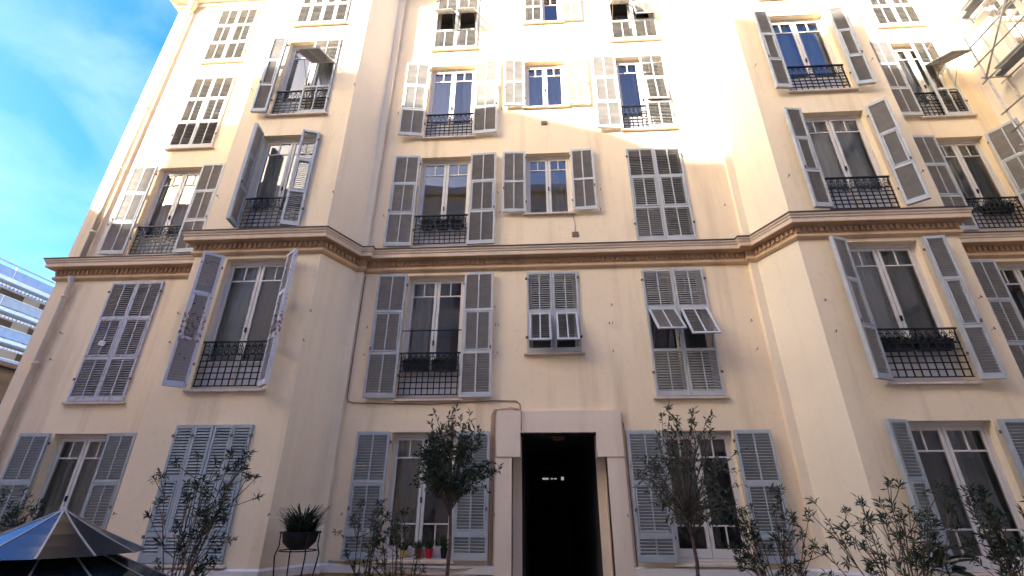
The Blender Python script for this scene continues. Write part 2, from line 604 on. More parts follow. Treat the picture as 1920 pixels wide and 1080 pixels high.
# eaves and roof
c = MB()
sweep(c, PLAN, [(0.003, 15.98), (0.05, 16.0), (0.07, 16.06), (0.06, 16.1), (0.28, 16.16), (0.30, 16.24), (0.36, 16.26), (0.38, 16.34), (0.0, 16.36)])
H(c, 'eaves_cornice', 'wing_plaster')
c = MB()
ep = offset_path(PLAN, 0.46)
base = offset_path(PLAN, 0.37)
for a, b in zip(base[1:-1], base[2:]):
    A, Bv = Vector((*a, 0)), Vector((*b, 0))
    L = (Bv - A).length
    if L < 0.3:
        continue
    d = (Bv - A) / L
    nn = Vector((d.y, -d.x, 0))
    k = int(L / 0.2)
    for i in range(k):
        o = A + d * ((i + 0.5) * L / k)
        c.tube([o + nn * 0.12 + Vector((0, 0, 16.40)), o - nn * 0.9 + Vector((0, 0, 16.72))], 0.085, 8)
H(c, 'roof_tile_edge', 'roof_tile', stuff=True)
c = MB()
c.poly([(x, y, 16.365) for x, y in offset_path(PLAN, 0.3)] + [(11.0, 12, 18.2), (-11.2, 12, 18.2)])
H(c, 'roof', 'roof_tile')

# ---- shutters
PITCH = 0.049
def slat_panel(mb, x0, x1, z0, z1, yc, mi=0, sink=None):
    n = max(2, int((z1 - z0) / PITCH))
    pz = (z1 - z0) / n
    for i in range(n):
        zc = z0 + (i + 0.5) * pz
        wob = random.uniform(-0.05, 0.05)
        M = Matrix.Translation((0, yc, zc)) @ Matrix.Rotation(R(46) + wob, 4, 'X')
        if sink is None:
            mb.box(x0 + 0.002, x1 - 0.002, -0.027, 0.027, -0.004, 0.004, mi, M)
        else:
            sink.append((x0, x1, M))
def leaf_layout(h, kind):
    if kind == 'small':
        return [(0.09, 0.475 * h), (0.475 * h + 0.06, h - 0.06)], 0
    if kind == 'ground':
        return [(0.11, 0.36), (0.44, 1.20), (1.265, h - 0.06)], 1
    return [(0.10, 0.325 * h), (0.325 * h + 0.06, 0.665 * h), (0.665 * h + 0.06, h - 0.06)], 1

def shutter(px, py, z0, w, h, side, ang, kind, cols=2, flap=None, frame='shutter_grey', slat='slat_shade_taupe', label=None, thick=0.04, single=False, flap_open=0):
    """side +1: hinged on the opening's left, leaf runs to +x when closed; ang = degrees swung outwards from closed"""
    panels, flap_i = leaf_layout(h, kind)
    ya, yb = 0.006, 0.006 + thick
    st = 0.046 if cols == 2 else 0.045
    mb = MB()
    sl = MB()
    singles = []
    X = lambda a, b: (min(side * a, side * b), max(side * a, side * b))
    def bx(m, a, b, y0, y1, c, d, mi=0, M=None):
        q = X(a, b)
        m.box(q[0], q[1], y0, y1, c, d, mi, M)
    bx(mb, 0, st, ya, yb, 0, h)
    bx(mb, w - st, w, ya, yb, 0, h)
    zlist = [0] + [v for p in panels for v in p] + [h]
    for a, b in zip(zlist[0::2], zlist[1::2]):
        bx(mb, st, w - st, ya + 0.001, yb - 0.001, a, b)
    flap_obj = None
    for i, (a, b) in enumerate(panels):
        inset = 0.0
        is_flap = (i == flap_i and not (kind == 'small' and not flap_open))
        if flap_open and i == flap_i:
            fm = MB()
            fw0, fw1, fh = st + 0.004, w - st - 0.004, b - a - 0.008
            fs = 0.042
            bx(fm, fw0, fw0 + fs, -0.002, 0.028, -fh, 0)
            bx(fm, fw1 - fs, fw1, -0.002, 0.028, -fh, 0)
            bx(fm, fw0 + fs, fw1 - fs, -0.001, 0.027, -fs, 0)
            bx(fm, fw0 + fs, fw1 - fs, -0.001, 0.027, -fh, -fh + fs)
            xm = (fw0 + fw1) / 2
            bx(fm, xm - 0.014, xm + 0.014, 0.0, 0.026, -fh + fs, -fs)
            for c0, c1 in ((fw0 + fs, xm - 0.014), (xm + 0.014, fw1 - fs)):
                q = X(c0, c1)
                slat_panel(fm, q[0], q[1], -fh + fs, -fs, 0.013, 1)
            # two iron stay arms
            flap_obj = (fm, b - 0.004)
            continue
        x0, x1 = st, w - st
        if is_flap:
            fs = 0.026
            x0 += 0.008; x1 -= 0.008; a += 0.008; b -= 0.008
            bx(mb, x0, x0 + fs, ya - 0.006, yb + 0.004, a, b)
            bx(mb, x1 - fs, x1, ya - 0.006, yb + 0.004, a, b)
            bx(mb, x0 + fs, x1 - fs, ya - 0.005, yb + 0.003, a, a + fs)
            bx(mb, x0 + fs, x1 - fs, ya - 0.005, yb + 0.003, b - fs, b)
            x0 += fs; x1 -= fs; a += fs; b -= fs
        yc = (ya + yb) / 2
        if cols == 2:
            xm = (x0 + x1) / 2
            bx(mb, xm - 0.013, xm + 0.013, ya + 0.003, yb - 0.003, a, b)
            spans = ((x0, xm - 0.013), (xm + 0.013, x1))
        else:
            spans = ((x0, x1),)
        for c0, c1 in spans:
            q = X(c0, c1)
            slat_panel(sl, q[0], q[1], a, b, yc, 0, singles if single else None)
    # strap hinges and a latch knob
    for zz in (0.16 * h, 0.9 * h):
        bx(mb, -0.03, 0.02, ya - 0.012, ya + 0.01, zz, zz + 0.05, 1)
    bx(mb, w - 0.045, w - 0.015, yb, yb + 0.02, 0.36 * h, 0.36 * h + 0.06, 1)
    o = mb.build('shutter', [frame, 'hook_iron'], house, hloc(px, py, z0), (0, 0, -R(ang) * side), bevel=0.004)
    if label:
        o['label'] = label
    if single:
        cache = {}
        for c0, c1, M in singles:
            key = round(c1 - c0, 3)
            if key not in cache:
                t = MB()
                t.box(-key / 2 + 0.002, key / 2 - 0.002, -0.027, 0.027, -0.004, 0.004)
                q = t.build('slat', slat, o)
                cache[key] = q.data
            else:
                q = link('slat', cache[key], o)
            q.matrix_local = Matrix.Translation(((c0 + c1) / 2, 0, 0)) @ M
    else:
        sl.build('slats', slat, o, stuff=True)
    if flap_obj:
        fm, zt = flap_obj
        fm.build('shutter_flap', [frame, slat], o, (0, ya, zt), (-R(flap_open), 0, 0))
        ph = panels[flap_i][1] - panels[flap_i][0]
        fo = R(flap_open)
        for xx in (st + 0.03, w - st - 0.03):
            st_ = MB()
            st_.tube([(side * xx, ya + 0.005, zt - ph * 0.97), (side * xx, ya - math.sin(fo) * ph * 0.55, zt - math.cos(fo) * ph * 0.55)], 0.006, 5)
            st_.build('stay_arm', 'hook_iron', o)
    return o

# ---- windows
def window(col, fl, french=True, ground=False):
    cx, hw, y = COLS[col]
    z0, z1 = span(col, fl)
    W, Hh = hw * 2, z1 - z0
    mb = MB()
    ya, yb = 0.135, 0.205
    fr = 0.05
    base_h = 0.0 if not french else 0.52
    if ground:
        base_h = 0.14
    mb.box(-hw, -hw + fr, ya, yb, 0, Hh)
    mb.box(hw - fr, hw, ya, yb, 0, Hh)
    mb.box(-hw + fr, hw - fr, ya + .001, yb - .001, Hh - 0.075, Hh)
    mb.box(-hw + fr, hw - fr, ya + .001, yb - .001, 0, 0.05)
    o = mb.build('window', ['frame_paint', 'panel_paint'], house, hloc(cx, y, z0), bevel=0.003)
    t1 = Hh - 0.075
    rnd = random.random
    for s in (-1, 1):
        sm = MB()
        a, b = 0.006, hw - fr - 0.003
        X = lambda p, q: (min(s * p, s * q), max(s * p, s * q))
        sa, sb = ya + 0.012, yb - 0.016
        def bx(p, q, c, d, y0=sa, y1=sb, mi=0):
            k = X(p, q)
            sm.box(k[0], k[1], y0, y1, c, d, mi)
        stl = 0.05
        zb = 0.055
        bx(a, a + stl + 0.008, zb, t1 - 0.004)
        bx(b - stl, b, zb, t1 - 0.004)
        e0, e1 = a + stl + 0.008, b - stl
        bx(e0, e1, t1 - 0.06, t1 - 0.005, sa + .001, sb - .001)
        bt = zb + max(0.07, base_h)
        if base_h > 0.3:
            bx(e0, e1, zb, zb + 0.08, sa + .001, sb - .001)
            bx(e0, e1, zb + 0.08, bt - 0.06, sa + 0.018, sb - 0.008, 1)
            bx(e0, e1, bt - 0.06, bt, sa + .001, sb - .001)
        else:
            bx(e0, e1, zb, bt, sa + .001, sb - .001)
        top = t1 - 0.06
        tz = top - (0.30 if Hh > 2 else 0.26)
        bx(e0, e1, tz - 0.028, tz, sa + 0.004, sb - 0.004)
        xm = (e0 + e1) / 2
        bx(xm - 0.013, xm + 0.013, tz, top, sa + 0.005, sb - 0.005)
        rects = [(e0, xm - 0.013, tz, top), (xm + 0.013, e1, tz, top)]
        if ground:
            gz = bt + 0.34
            bx(e0, e1, gz, gz + 0.024, sa + 0.004, sb - 0.004)
            bx(xm - 0.012, xm + 0.012, bt, gz, sa + 0.005, sb - 0.005)
            rects += [(e0, xm - 0.012, bt, gz), (xm + 0.012, e1, bt, gz), (e0, e1, gz + 0.024, tz - 0.028)]
        else:
            rects += [(e0, e1, bt, tz - 0.028)]
        sm.build('window_sash', ['frame_paint', 'panel_paint'], o, bevel=0.002)
        tilt = random.uniform(-0.006, 0.006)
        for (p, q, c, d) in rects:
            gm = MB()
            k = X(p, q)
            yg = (sa + sb) / 2
            t2 = random.uniform(-0.002, 0.002)
            gm.quad((k[0], yg + tilt * 0.3, c), (k[1], yg - tilt * 0.3, c), (k[1], yg + t2 - tilt * 0.3, d), (k[0], yg + t2 + tilt * 0.3, d))
            gm.build('pane', 'window_glass', o)
    hm = MB()
    hm.box(-0.012, 0.012, ya - 0.022, ya + 0.012, Hh * 0.42, Hh * 0.42 + 0.1)
    hm.build('handle', 'iron', o)
    return o

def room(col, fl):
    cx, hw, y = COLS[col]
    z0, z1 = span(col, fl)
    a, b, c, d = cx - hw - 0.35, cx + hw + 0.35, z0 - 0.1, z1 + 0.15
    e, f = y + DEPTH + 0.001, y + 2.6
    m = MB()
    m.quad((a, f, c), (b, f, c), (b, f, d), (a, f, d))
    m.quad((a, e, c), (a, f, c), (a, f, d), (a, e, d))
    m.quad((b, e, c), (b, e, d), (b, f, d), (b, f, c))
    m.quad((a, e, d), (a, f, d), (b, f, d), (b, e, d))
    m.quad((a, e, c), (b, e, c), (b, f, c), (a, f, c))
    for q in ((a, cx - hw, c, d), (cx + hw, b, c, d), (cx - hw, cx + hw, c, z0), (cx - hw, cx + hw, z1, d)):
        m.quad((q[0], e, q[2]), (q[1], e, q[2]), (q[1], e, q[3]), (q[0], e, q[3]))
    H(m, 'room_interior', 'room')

def sill(col, fl, extra=0.07):
    cx, hw, y = COLS[col]
    z0, z1 = span(col, fl)
    m = MB()
    m.box(cx - hw - extra, cx + hw + extra, y - 0.075, y - 0.0025, z0 - 0.055, z0 - 0.012)
    m.box(cx - hw + 0.002, cx + hw - 0.002, y - 0.0025, y + 0.135, z0 + 0.002, z0 + 0.016)
    H(m, 'window_sill', 'sill_stone', bevel=0.008)

def ring(mb, c, r, t, n=12):
    mb.tube([(c[0] + r * math.cos(2 * math.pi * i / n), c[1], c[2] + r * math.sin(2 * math.pi * i / n)) for i in range(n + 1)], t, 4, cap=False)

def railing(col, fl, extra_bar=False):
    cx, hw, y = COLS[col]
    z0, z1 = span(col, fl)
    o = MB()
    yr = -0.055 if (fl, col) in BOXED else 0.03
    top = 0.90 if fl == 1 else 0.80
    w_ = hw - 0.02
    o.box(-w_, w_, yr - 0.012, yr + 0.012, 0.06, 0.078)
    band = top - 0.24
    n = 10
    for i in range(n + 1):
        x = -w_ + 0.02 + (2 * w_ - 0.04) * i / n
        o.box(x - 0.010, x + 0.010, yr - 0.006, yr + 0.006, 0.078, top if i % 5 == 0 else band)
    k = 5
    for i in range(1, k + 1):
        z = 0.078 + (band - 0.078) * i / k
        o.box(-w_, w_, yr - 0.0075, yr + 0.0075, z - 0.010, z + 0.010)
    r = o.build('balcony_railing', 'iron', house, hloc(cx, y, z0))
    s = MB()
    for i in range(n):
        x = -w_ + 0.02 + (2 * w_ - 0.04) * (i + 0.5) / n
        ring(s, (x, yr, band + 0.065), 0.048, 0.008)
        s.tube([(x - 0.05, yr, band + 0.12), (x - 0.03, yr, band + 0.19), (x, yr, band + 0.14), (x + 0.03, yr, band + 0.19), (x + 0.05, yr, band + 0.12)], 0.009, 4)
        ring(s, (x, yr, band + 0.2), 0.022, 0.007, 8)
    s.build('scrollwork', 'iron', r, stuff=False)
    h = MB()
    h.box(-hw + 0.001, hw - 0.001, yr - 0.022, yr + 0.022, top, top + 0.026)
    if extra_bar:
        h.tube([(-hw, yr, top + 0.5), (hw, yr, top + 0.5)], 0.012, 6)
    h.build('handrail', 'iron', r)

def curtain(col, fl, a0, a1, mt, word, drop=1.0, gather=1.0, seed=0):
    """a wavy hanging sheet between fractions a0..a1 of the opening width"""
    cx, hw, y = COLS[col]
    z0, z1 = span(col, fl)
    rr = random.Random(seed + hash_(col) * 7 + fl)
    x0, x1 = cx - hw + 2 * hw * a0, cx - hw + 2 * hw * a1
    zt, zb = z1 - 0.05, z1 - 0.05 - (z1 - z0 - 0.1) * drop
    n = max(8, int((x1 - x0) / 0.022))
    m = MB()
    ph = rr.uniform(0, 6)
    rows = 6
    k = len(m.v)
    for j in range(rows + 1):
        v = j / rows
        for i in range(n + 1):
            u = i / n
            x = x0 + (x1 - x0) * u + 0.02 * math.sin(5 * v + ph)
            a = 0.022 * math.sin(u * (x1 - x0) * 42 * gather + ph + 0.5 * math.sin(3 * v)) + 0.012 * math.sin(u * 17 + ph * 2 + v)
            m.v.append((x, y + 0.275 + a, zt + (zb - zt) * v))
    for j in range(rows):
        for i in range(n):
            m.f.append((k + j * (n + 1) + i, k + j * (n + 1) + i + 1, k + (j + 1) * (n + 1) + i + 1, k + (j + 1) * (n + 1) + i))
            m.m.append(0)
    o = m.build('curtain', mt, smooth=True)
    return tag(o, word, 'curtain', 'curtains behind the windows')
def hash_(c):
    return list(COLS).index(c) + 1

random.seed(5)
def leaf_w(col):
    return COLS[col][1] - 0.002 + 0.012
# state: (left angle, right angle); angle 0 closed, 180 flat on the wall
BAYW = 0.37
STATE = {
 (0, 'L'): dict(a=(176, 177)), (0, 'C1'): dict(a=(177, 178)), (0, 'C3'): dict(a=(178, 177)),
 (0, 'BL'): dict(closed=4), (0, 'BR'): dict(bay=((165, 1), (176, 1))), (0, 'R'): dict(a=(177, 177)),
 (1, 'L'): dict(closed=2), (1, 'BL'): dict(bay=((140, 1), (138, 1))), (1, 'C1'): dict(a=(177, 178)), (1, 'C2'): dict(closed=2, flap=(24, 24)),
 (1, 'C3'): dict(closed=2, flap=(42, 34)), (1, 'BR'): dict(bay=((156, 1), (176, 1))), (1, 'R'): dict(a=(177, 177)),
 (2, 'L'): dict(a=(177, 178)), (2, 'BL'): dict(bay=((82, 1), (18, 1))), (2, 'C1'): dict(a=(177, 178)), (2, 'C2'): dict(a=(178, 177)),
 (2, 'C3'): dict(closed=2), (2, 'BR'): dict(bay=((172, 1), (140, 1))), (2, 'R'): dict(a=(177, 120)),
 (3, 'L'): dict(closed=2), (3, 'BL'): dict(bay=((176, 1), (0, 2)), flap=(0, 62)), (3, 'C1'): dict(a=(172, 176)), (3, 'C2'): dict(a=(177, 174)),
 (3, 'C3'): dict(a=(177, 1), flap=(0, 5)), (3, 'BR'): dict(bay=((174, 1), (174, 1))), (3, 'R'): dict(a=(177, 0), flap=(0, 62)),
 (4, 'L'): dict(closed=2), (4, 'BL'): dict(closed=4), (4, 'C1'): dict(closed=2, flap=(44, 44)), (4, 'C2'): dict(a=(1, 177)),
 (4, 'C3'): dict(closed=2, flap=(52, 14)), (4, 'BR'): dict(closed=4), (4, 'R'): dict(closed=2)}
BOXED = {(1, 'C1'), (2, 'C1'), (1, 'BR'), (2, 'R')}
FRENCH = {(1, 'BL'), (1, 'C1'), (1, 'BR'), (1, 'R'), (2, 'L'), (2, 'BL'), (2, 'C1'), (2, 'BR'), (2, 'R'), (3, 'BL'), (3, 'C1'), (3, 'C3'), (3, 'BR'), (3, 'R')}
stop = MB()
stop.tube([(0, 0.01, 0), (0, -0.06, 0), (0, -0.065, 0.015)], 0.005, 5)
stop.box(-0.007, 0.007, -0.075, -0.064, -0.018, 0.03)
stop_me = None
def wall_stop(x, y, z):
    global stop_me
    if stop_me is None:
        q = stop.build('shutter_stop', 'hook_iron', house, hloc(x, y, z))
        stop_me = q.data
    else:
        q = link('shutter_stop', stop_me, house, hloc(x, y, z))
    q.rotation_euler = (0, random.uniform(-0.7, 0.7), 0)

for (fl, col), st in STATE.items():
    cx, hw, y = COLS[col]
    z0, z1 = span(col, fl)
    h = z1 - z0
    kind = 'small' if col == 'C2' else ('ground' if fl == 0 else 'tall')
    fm, sm = ('shutter_blue', 'slat_blue') if fl == 0 else ('shutter_grey', 'slat_shade_taupe')
    lab = None
    if (fl, col) == (1, 'L'):
        fm, sm = 'shutter_weathered', 'slat_weathered'
        lab = 'weathered closed shutter with grimy grey-brown slats'
    if (fl, col) == (1, 'BL'):
        fm, sm = 'peeling_paint', 'peeling_slat'
        lab = 'shutter with paint peeled to bare brown wood'
    py = y - 0.05
    room(col, fl)
    sill(col, fl)
    if 'closed' not in st or 'flap' in st:
        window(col, fl, (fl, col) in FRENCH, fl == 0)
    if (fl, col) in FRENCH:
        railing(col, fl, (fl, col) == (1, 'C1'))
    fl_ang = st.get('flap', (0, 0))
    zz, hh = z0 + 0.004, h - 0.006
    common = dict(kind=kind, frame=fm, slat=sm, label=lab)
    if st.get('closed') == 4:
        w4 = hw / 2 - 0.002
        sg = fl == 0
        for s in (1, -1):
            shutter(cx - s * (hw + 0.006), py, zz, w4, hh, s, 0, cols=1, single=sg, **common)
            # the inner half of a folding pair hangs from the outer half
            shutter(cx - s * (hw + 0.006 - w4 - 0.003), py, zz, w4, hh, s, 0, cols=1, single=sg, **common)
    elif 'closed' in st:
        for s, fa in ((1, fl_ang[0]), (-1, fl_ang[1])):
            shutter(cx - s * (hw + 0.008), py, zz, hw + 0.005, hh, s, 0, flap_open=fa, **common)
    elif 'bay' in st:
        for s, (ang, n), fa in ((1, st['bay'][0], fl_ang[0]), (-1, st['bay'][1], fl_ang[1])):
            if n == 2:
                shutter(cx - s * (hw + 0.008), py, zz, hw + 0.005, hh, s, ang, flap_open=fa, **common)
            else:
                shutter(cx - s * (hw + 0.02), py - 0.02, zz, BAYW, hh, s, ang, cols=1, thick=0.075, **common)
    else:
        for s, ang, fa in ((1, st['a'][0], fl_ang[0]), (-1, st['a'][1], fl_ang[1])):
            shutter(cx - s * (hw + 0.012), py, zz, hw + 0.004, hh, s, ang, flap_open=fa, single=(fl == 0 and col == 'C1' and s == -1), **common)
    # iron turn-buckles left in the wall where an open leaf would rest
    for s in (-1, 1):
        xo = cx + s * (hw * 2 + 0.12 if y == 0 else hw + 0.62)
        if fl < 4 and -10.9 < xo < 10.8:
            wall_stop(xo, y, z0 + 0.33 * h)
            if fl == 1:
                wall_stop(xo + s * 0.02, y, z0 + 0.55 * h)

# ------------------------------------------------------------------ doorway
dx0, dx1, _, dz = DOOR
c = MB()
c.box(-0.87, dx0, -0.07, 0.10, GROUND, 2.49)
c.box(-0.87, -0.42, -0.09, 0.10, 2.492, 3.32)
c.box(dx1, 1.46, -0.07, 0.10, GROUND, 2.49)
c.box(0.98, 1.46, -0.09, 0.10, 2.492, 3.32)
c.box(-0.42, 0.98, -0.09, 0.10, 2.92, 3.32)
sur = H(c, 'door_surround', 'pink_plaster')
for q in ((-0.9, -0.87), (1.462, 1.50)):
    c = MB()
    c.box(q[0], q[1], -0.035, -0.003, GROUND, 2.5)
    H(c, 'surround_fillet', 'trim_plaster')
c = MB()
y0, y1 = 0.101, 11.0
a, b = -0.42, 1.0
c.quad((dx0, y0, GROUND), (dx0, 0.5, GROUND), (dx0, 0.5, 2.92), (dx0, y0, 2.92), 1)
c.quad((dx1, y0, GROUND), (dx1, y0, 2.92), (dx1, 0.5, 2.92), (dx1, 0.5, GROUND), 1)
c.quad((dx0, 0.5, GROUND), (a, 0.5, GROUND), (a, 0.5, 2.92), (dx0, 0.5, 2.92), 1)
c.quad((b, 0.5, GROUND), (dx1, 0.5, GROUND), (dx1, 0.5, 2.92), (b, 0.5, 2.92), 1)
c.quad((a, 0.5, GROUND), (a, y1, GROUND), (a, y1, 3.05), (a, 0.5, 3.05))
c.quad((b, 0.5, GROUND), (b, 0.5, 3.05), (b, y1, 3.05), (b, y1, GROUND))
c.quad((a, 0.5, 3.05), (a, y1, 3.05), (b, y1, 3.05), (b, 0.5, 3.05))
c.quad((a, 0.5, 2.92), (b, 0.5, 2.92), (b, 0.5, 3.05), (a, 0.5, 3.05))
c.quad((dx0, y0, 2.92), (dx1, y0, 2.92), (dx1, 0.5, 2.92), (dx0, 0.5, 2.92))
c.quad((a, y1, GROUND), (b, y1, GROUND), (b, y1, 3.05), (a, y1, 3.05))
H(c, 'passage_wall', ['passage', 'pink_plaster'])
c = MB()
for x0_, x1_, z0_, z1_ in ((-0.06, 0.18, 2.66, 2.72), (0.27, 0.36, 2.67, 2.71), (0.40, 0.50, 2.67, 2.71), (0.68, 0.78, 2.64, 2.76)):
    c.box(x0_, x1_, y1 - 0.03, y1 - 0.01, z0_, z1_)
H(c, 'transom_light', 'lit_transom')
c = MB()
c.lathe([(0.02, 0), (0.05, -0.02), (0.15, -0.05), (0.16, -0.075), (0.13, -0.12), (0.06, -0.15), (0.0, -0.16)], (0, 0, 0), 16)
lamp = c.build('passage_lamp', 'terracotta', None, (0.31, 0.95, 3.05), smooth=True)
tag(lamp, 'round brown ceiling lamp hanging inside the dark doorway', 'lamp')

# ------------------------------------------------------------------ pipes, cables, vents
c = MB()
px = -10.72
c.tube([(px, -0.09, 6.9), (px, -0.09, 15.72)], 0.055, 10)
for z in (7.6, 9.5, 11.6, 13.7):
    c.tube([(px, -0.09, z), (px, -0.09, z + 0.06)], 0.068, 10)
c.tube([(px, -0.09, 15.7), (px, -0.09, 15.85), (px + 0.02, -0.12, 16.0), (px + 0.1, -0.2, 16.12)], [0.055, 0.1, 0.12, 0.1], 10)
H(c, 'drainpipe', 'pipe_paint', smooth=True)
c = MB()
c.tube([(px + 0.02, -0.16, 6.42), (px + 0.02, -0.09, 6.25), (px + 0.02, -0.09, GROUND)], 0.06, 10)
for z in (5.9, 4.35, 2.4, 0.6):
    c.tube([(px + 0.02, -0.09, z), (px + 0.02, -0.09, z + 0.06)], 0.074, 10)
H(c, 'drainpipe', 'pipe_paint', smooth=True)
def cable(pts, r=0.011, mt='cable'):
    m = MB()
    m.tube(pts, r, 6)
    H(m, 'cable', mt, smooth=True)
cable([(-3.86, -0.015, 6.3), (-3.86, -0.015, 3.62), (-3.82, -0.015, 3.54), (-3.7, -0.015, 3.51), (-2.2, -0.015, 3.47), (-0.9, -0.015, 3.53), (-0.5, -0.015, 3.52), (-0.43, -0.015, 3.46), (-0.42, -0.02, 3.33), (-0.40, -0.12, 3.3), (-0.40, -0.12, 2.95)])
for i, xx in enumerate((-0.915, -0.945, -0.975)):
    cable([(xx, -0.02, 0.2), (xx, -0.02, 3.28 - 0.02 * i), (xx + 0.05, -0.02, 3.35), (-0.6, -0.02, 3.37 + 0.012 * i), (-0.45, -0.02, 3.34 + .01 * i)], 0.010, 'copper_pipe')
cable([(-3.75, -0.02, 0.80), (-2.9, -0.085, 0.74), (-1.5, -0.085, 0.71), (-1.02, -0.02, 0.74), (-1.0, -0.02, 0.3)], 0.014, 'copper_pipe')
cable([(-2.7, -0.085, 0.66), (-1.7, -0.085, 0.61), (-1.1, -0.03, 0.6), (-0.99, -0.03, 0.62)], 0.014, 'copper_pipe')
cable([(1.52, -0.015, 0.2), (1.52, -0.015, 2.9), (1.50, -0.015, 3.1)], 0.009)
cable([(0.80, -0.012, 7.78), (0.84, -0.012, 7.5), (0.83, -0.012, 7.3)], 0.006)
for vx, vz in ((0.21, 10.56), (0.83, 7.23)):
    m = MB()
    m.box(-0.075, 0.075, -0.02, -0.002, -0.06, 0.06)
    for i in range(4):
        m.box(-0.065, 0.065, -0.028, -0.0205, -0.05 + i * 0.027, -0.036 + i * 0.027)
    m.build('air_vent', 'vent_metal', house, hloc(vx, 0, vz))
m = MB()
m.box(-0.08, 0.08, -0.012, -0.002, -0.055, 0.055)
m.build('paper_patch', 'white_paper', house, hloc(-9.42, -0.055, 4.82), (0, 0.2, 0))

# ------------------------------------------------------------------ curtains
def cur(fl, col, a0, a1, mt, what, drop=1.0, gather=1.0):
    curtain(col, fl, a0, a1, mt, '%s, %s window %s' % (what, STOREY[fl], PLACE[col]), drop, gather, fl * 10)
cur(0, 'L', 0.05, 0.95, 'net_grey', 'grey patterned net curtain')
cur(0, 'C1', 0.05, 0.5, 'sheer_cream', 'cream net curtain')
cur(0, 'BR', 0.55, 0.9, 'net_grey', 'grey net curtain')
cur(1, 'BL', 0.02, 0.45, 'sheer_white', 'white curtain gathered to one side', 1, 0.7)
cur(1, 'BL', 0.52, 0.98, 'sheer_cream', 'cream curtain hanging in folds', 1, 0.7)
cur(1, 'C1', 0.04, 0.38, 'net_grey', 'thin grey curtain')
cur(1, 'BR', 0.03, 0.48, 'sheer_white', 'pale sheer curtain', 0.95)
cur(1, 'BR', 0.55, 0.97, 'net_grey', 'dark grey pleated curtain', 1, 0.8)
cur(2, 'L', 0.03, 0.97, 'sheer_white', 'white net curtain')
cur(2, 'BL', 0.03, 0.6, 'sheer_white', 'white draped curtain')
cur(2, 'BR', 0.03, 0.97, 'sheer_white', 'white sheer curtain')
cur(2, 'C2', 0.5, 0.95, 'net_grey', 'short grey curtain')
cur(2, 'R', 0.05, 0.95, 'net_grey', 'dark patterned net curtain')
cur(3, 'BL', 0.03, 0.97, 'sheer_white', 'white sheer curtain')
cur(3, 'C1', 0.03, 0.48, 'sheer_white', 'white curtain')
cur(3, 'C1', 0.70, 0.97, 'sheer_cream', 'narrow cream curtain')
cur(3, 'C2', 0.03, 0.97, 'sheer_white', 'short white curtain')
cur(3, 'C3', 0.03, 0.97, 'sheer_cream', 'cream lace curtain')
cur(3, 'BR', 0.03, 0.97, 'sheer_white', 'white sheer curtain')
cur(3, 'R', 0.03, 0.97, 'sheer_white', 'white lace curtain')

# ------------------------------------------------------------------ plants
def leaf_quad(mb, base, d, nrm, L, wd, mi=0):
    side = d.cross(nrm)
    if side.length < 1e-6:
        return
    side = side.normalized() * wd * 0.5
    n2 = side.cross(d).normalized() * (-0.12 * L)
    mid = base + d * L * 0.5
    k = len(mb.v)
    mb.v += [tuple(base), tuple(mid + side - n2 * .3), tuple(base + d * L + n2), tuple(mid - side - n2 * .3)]
    mb.f += [(k, k + 1, k + 2), (k, k + 2, k + 3)]
    mb.m += [mi, mi]
def rdir(rr, upw=0.0):
    while True:
        v = Vector((rr.uniform(-1, 1), rr.uniform(-1, 1), rr.uniform(-1, 1) + upw))
        if 0.1 < v.length:
            return v.normalized()
def pot(t, r, h, mt='terracotta'):
    m = MB()
    m.lathe([(0.0, 0.0), (r * 0.72, 0.0), (r * 0.95, h * 0.82), (r * 1.05, h * 0.83), (r * 1.06, h), (r * 0.93, h), (r * 0.9, h * 0.88)], (0, 0, 0), 24)
    m.build('pot', mt, t, smooth=False)
    m = MB()
    m.lathe([(0, h * 0.9), (r * 0.9, h * 0.9)], (0, 0, 0), 20)
    m.build('soil', 'soil', t)
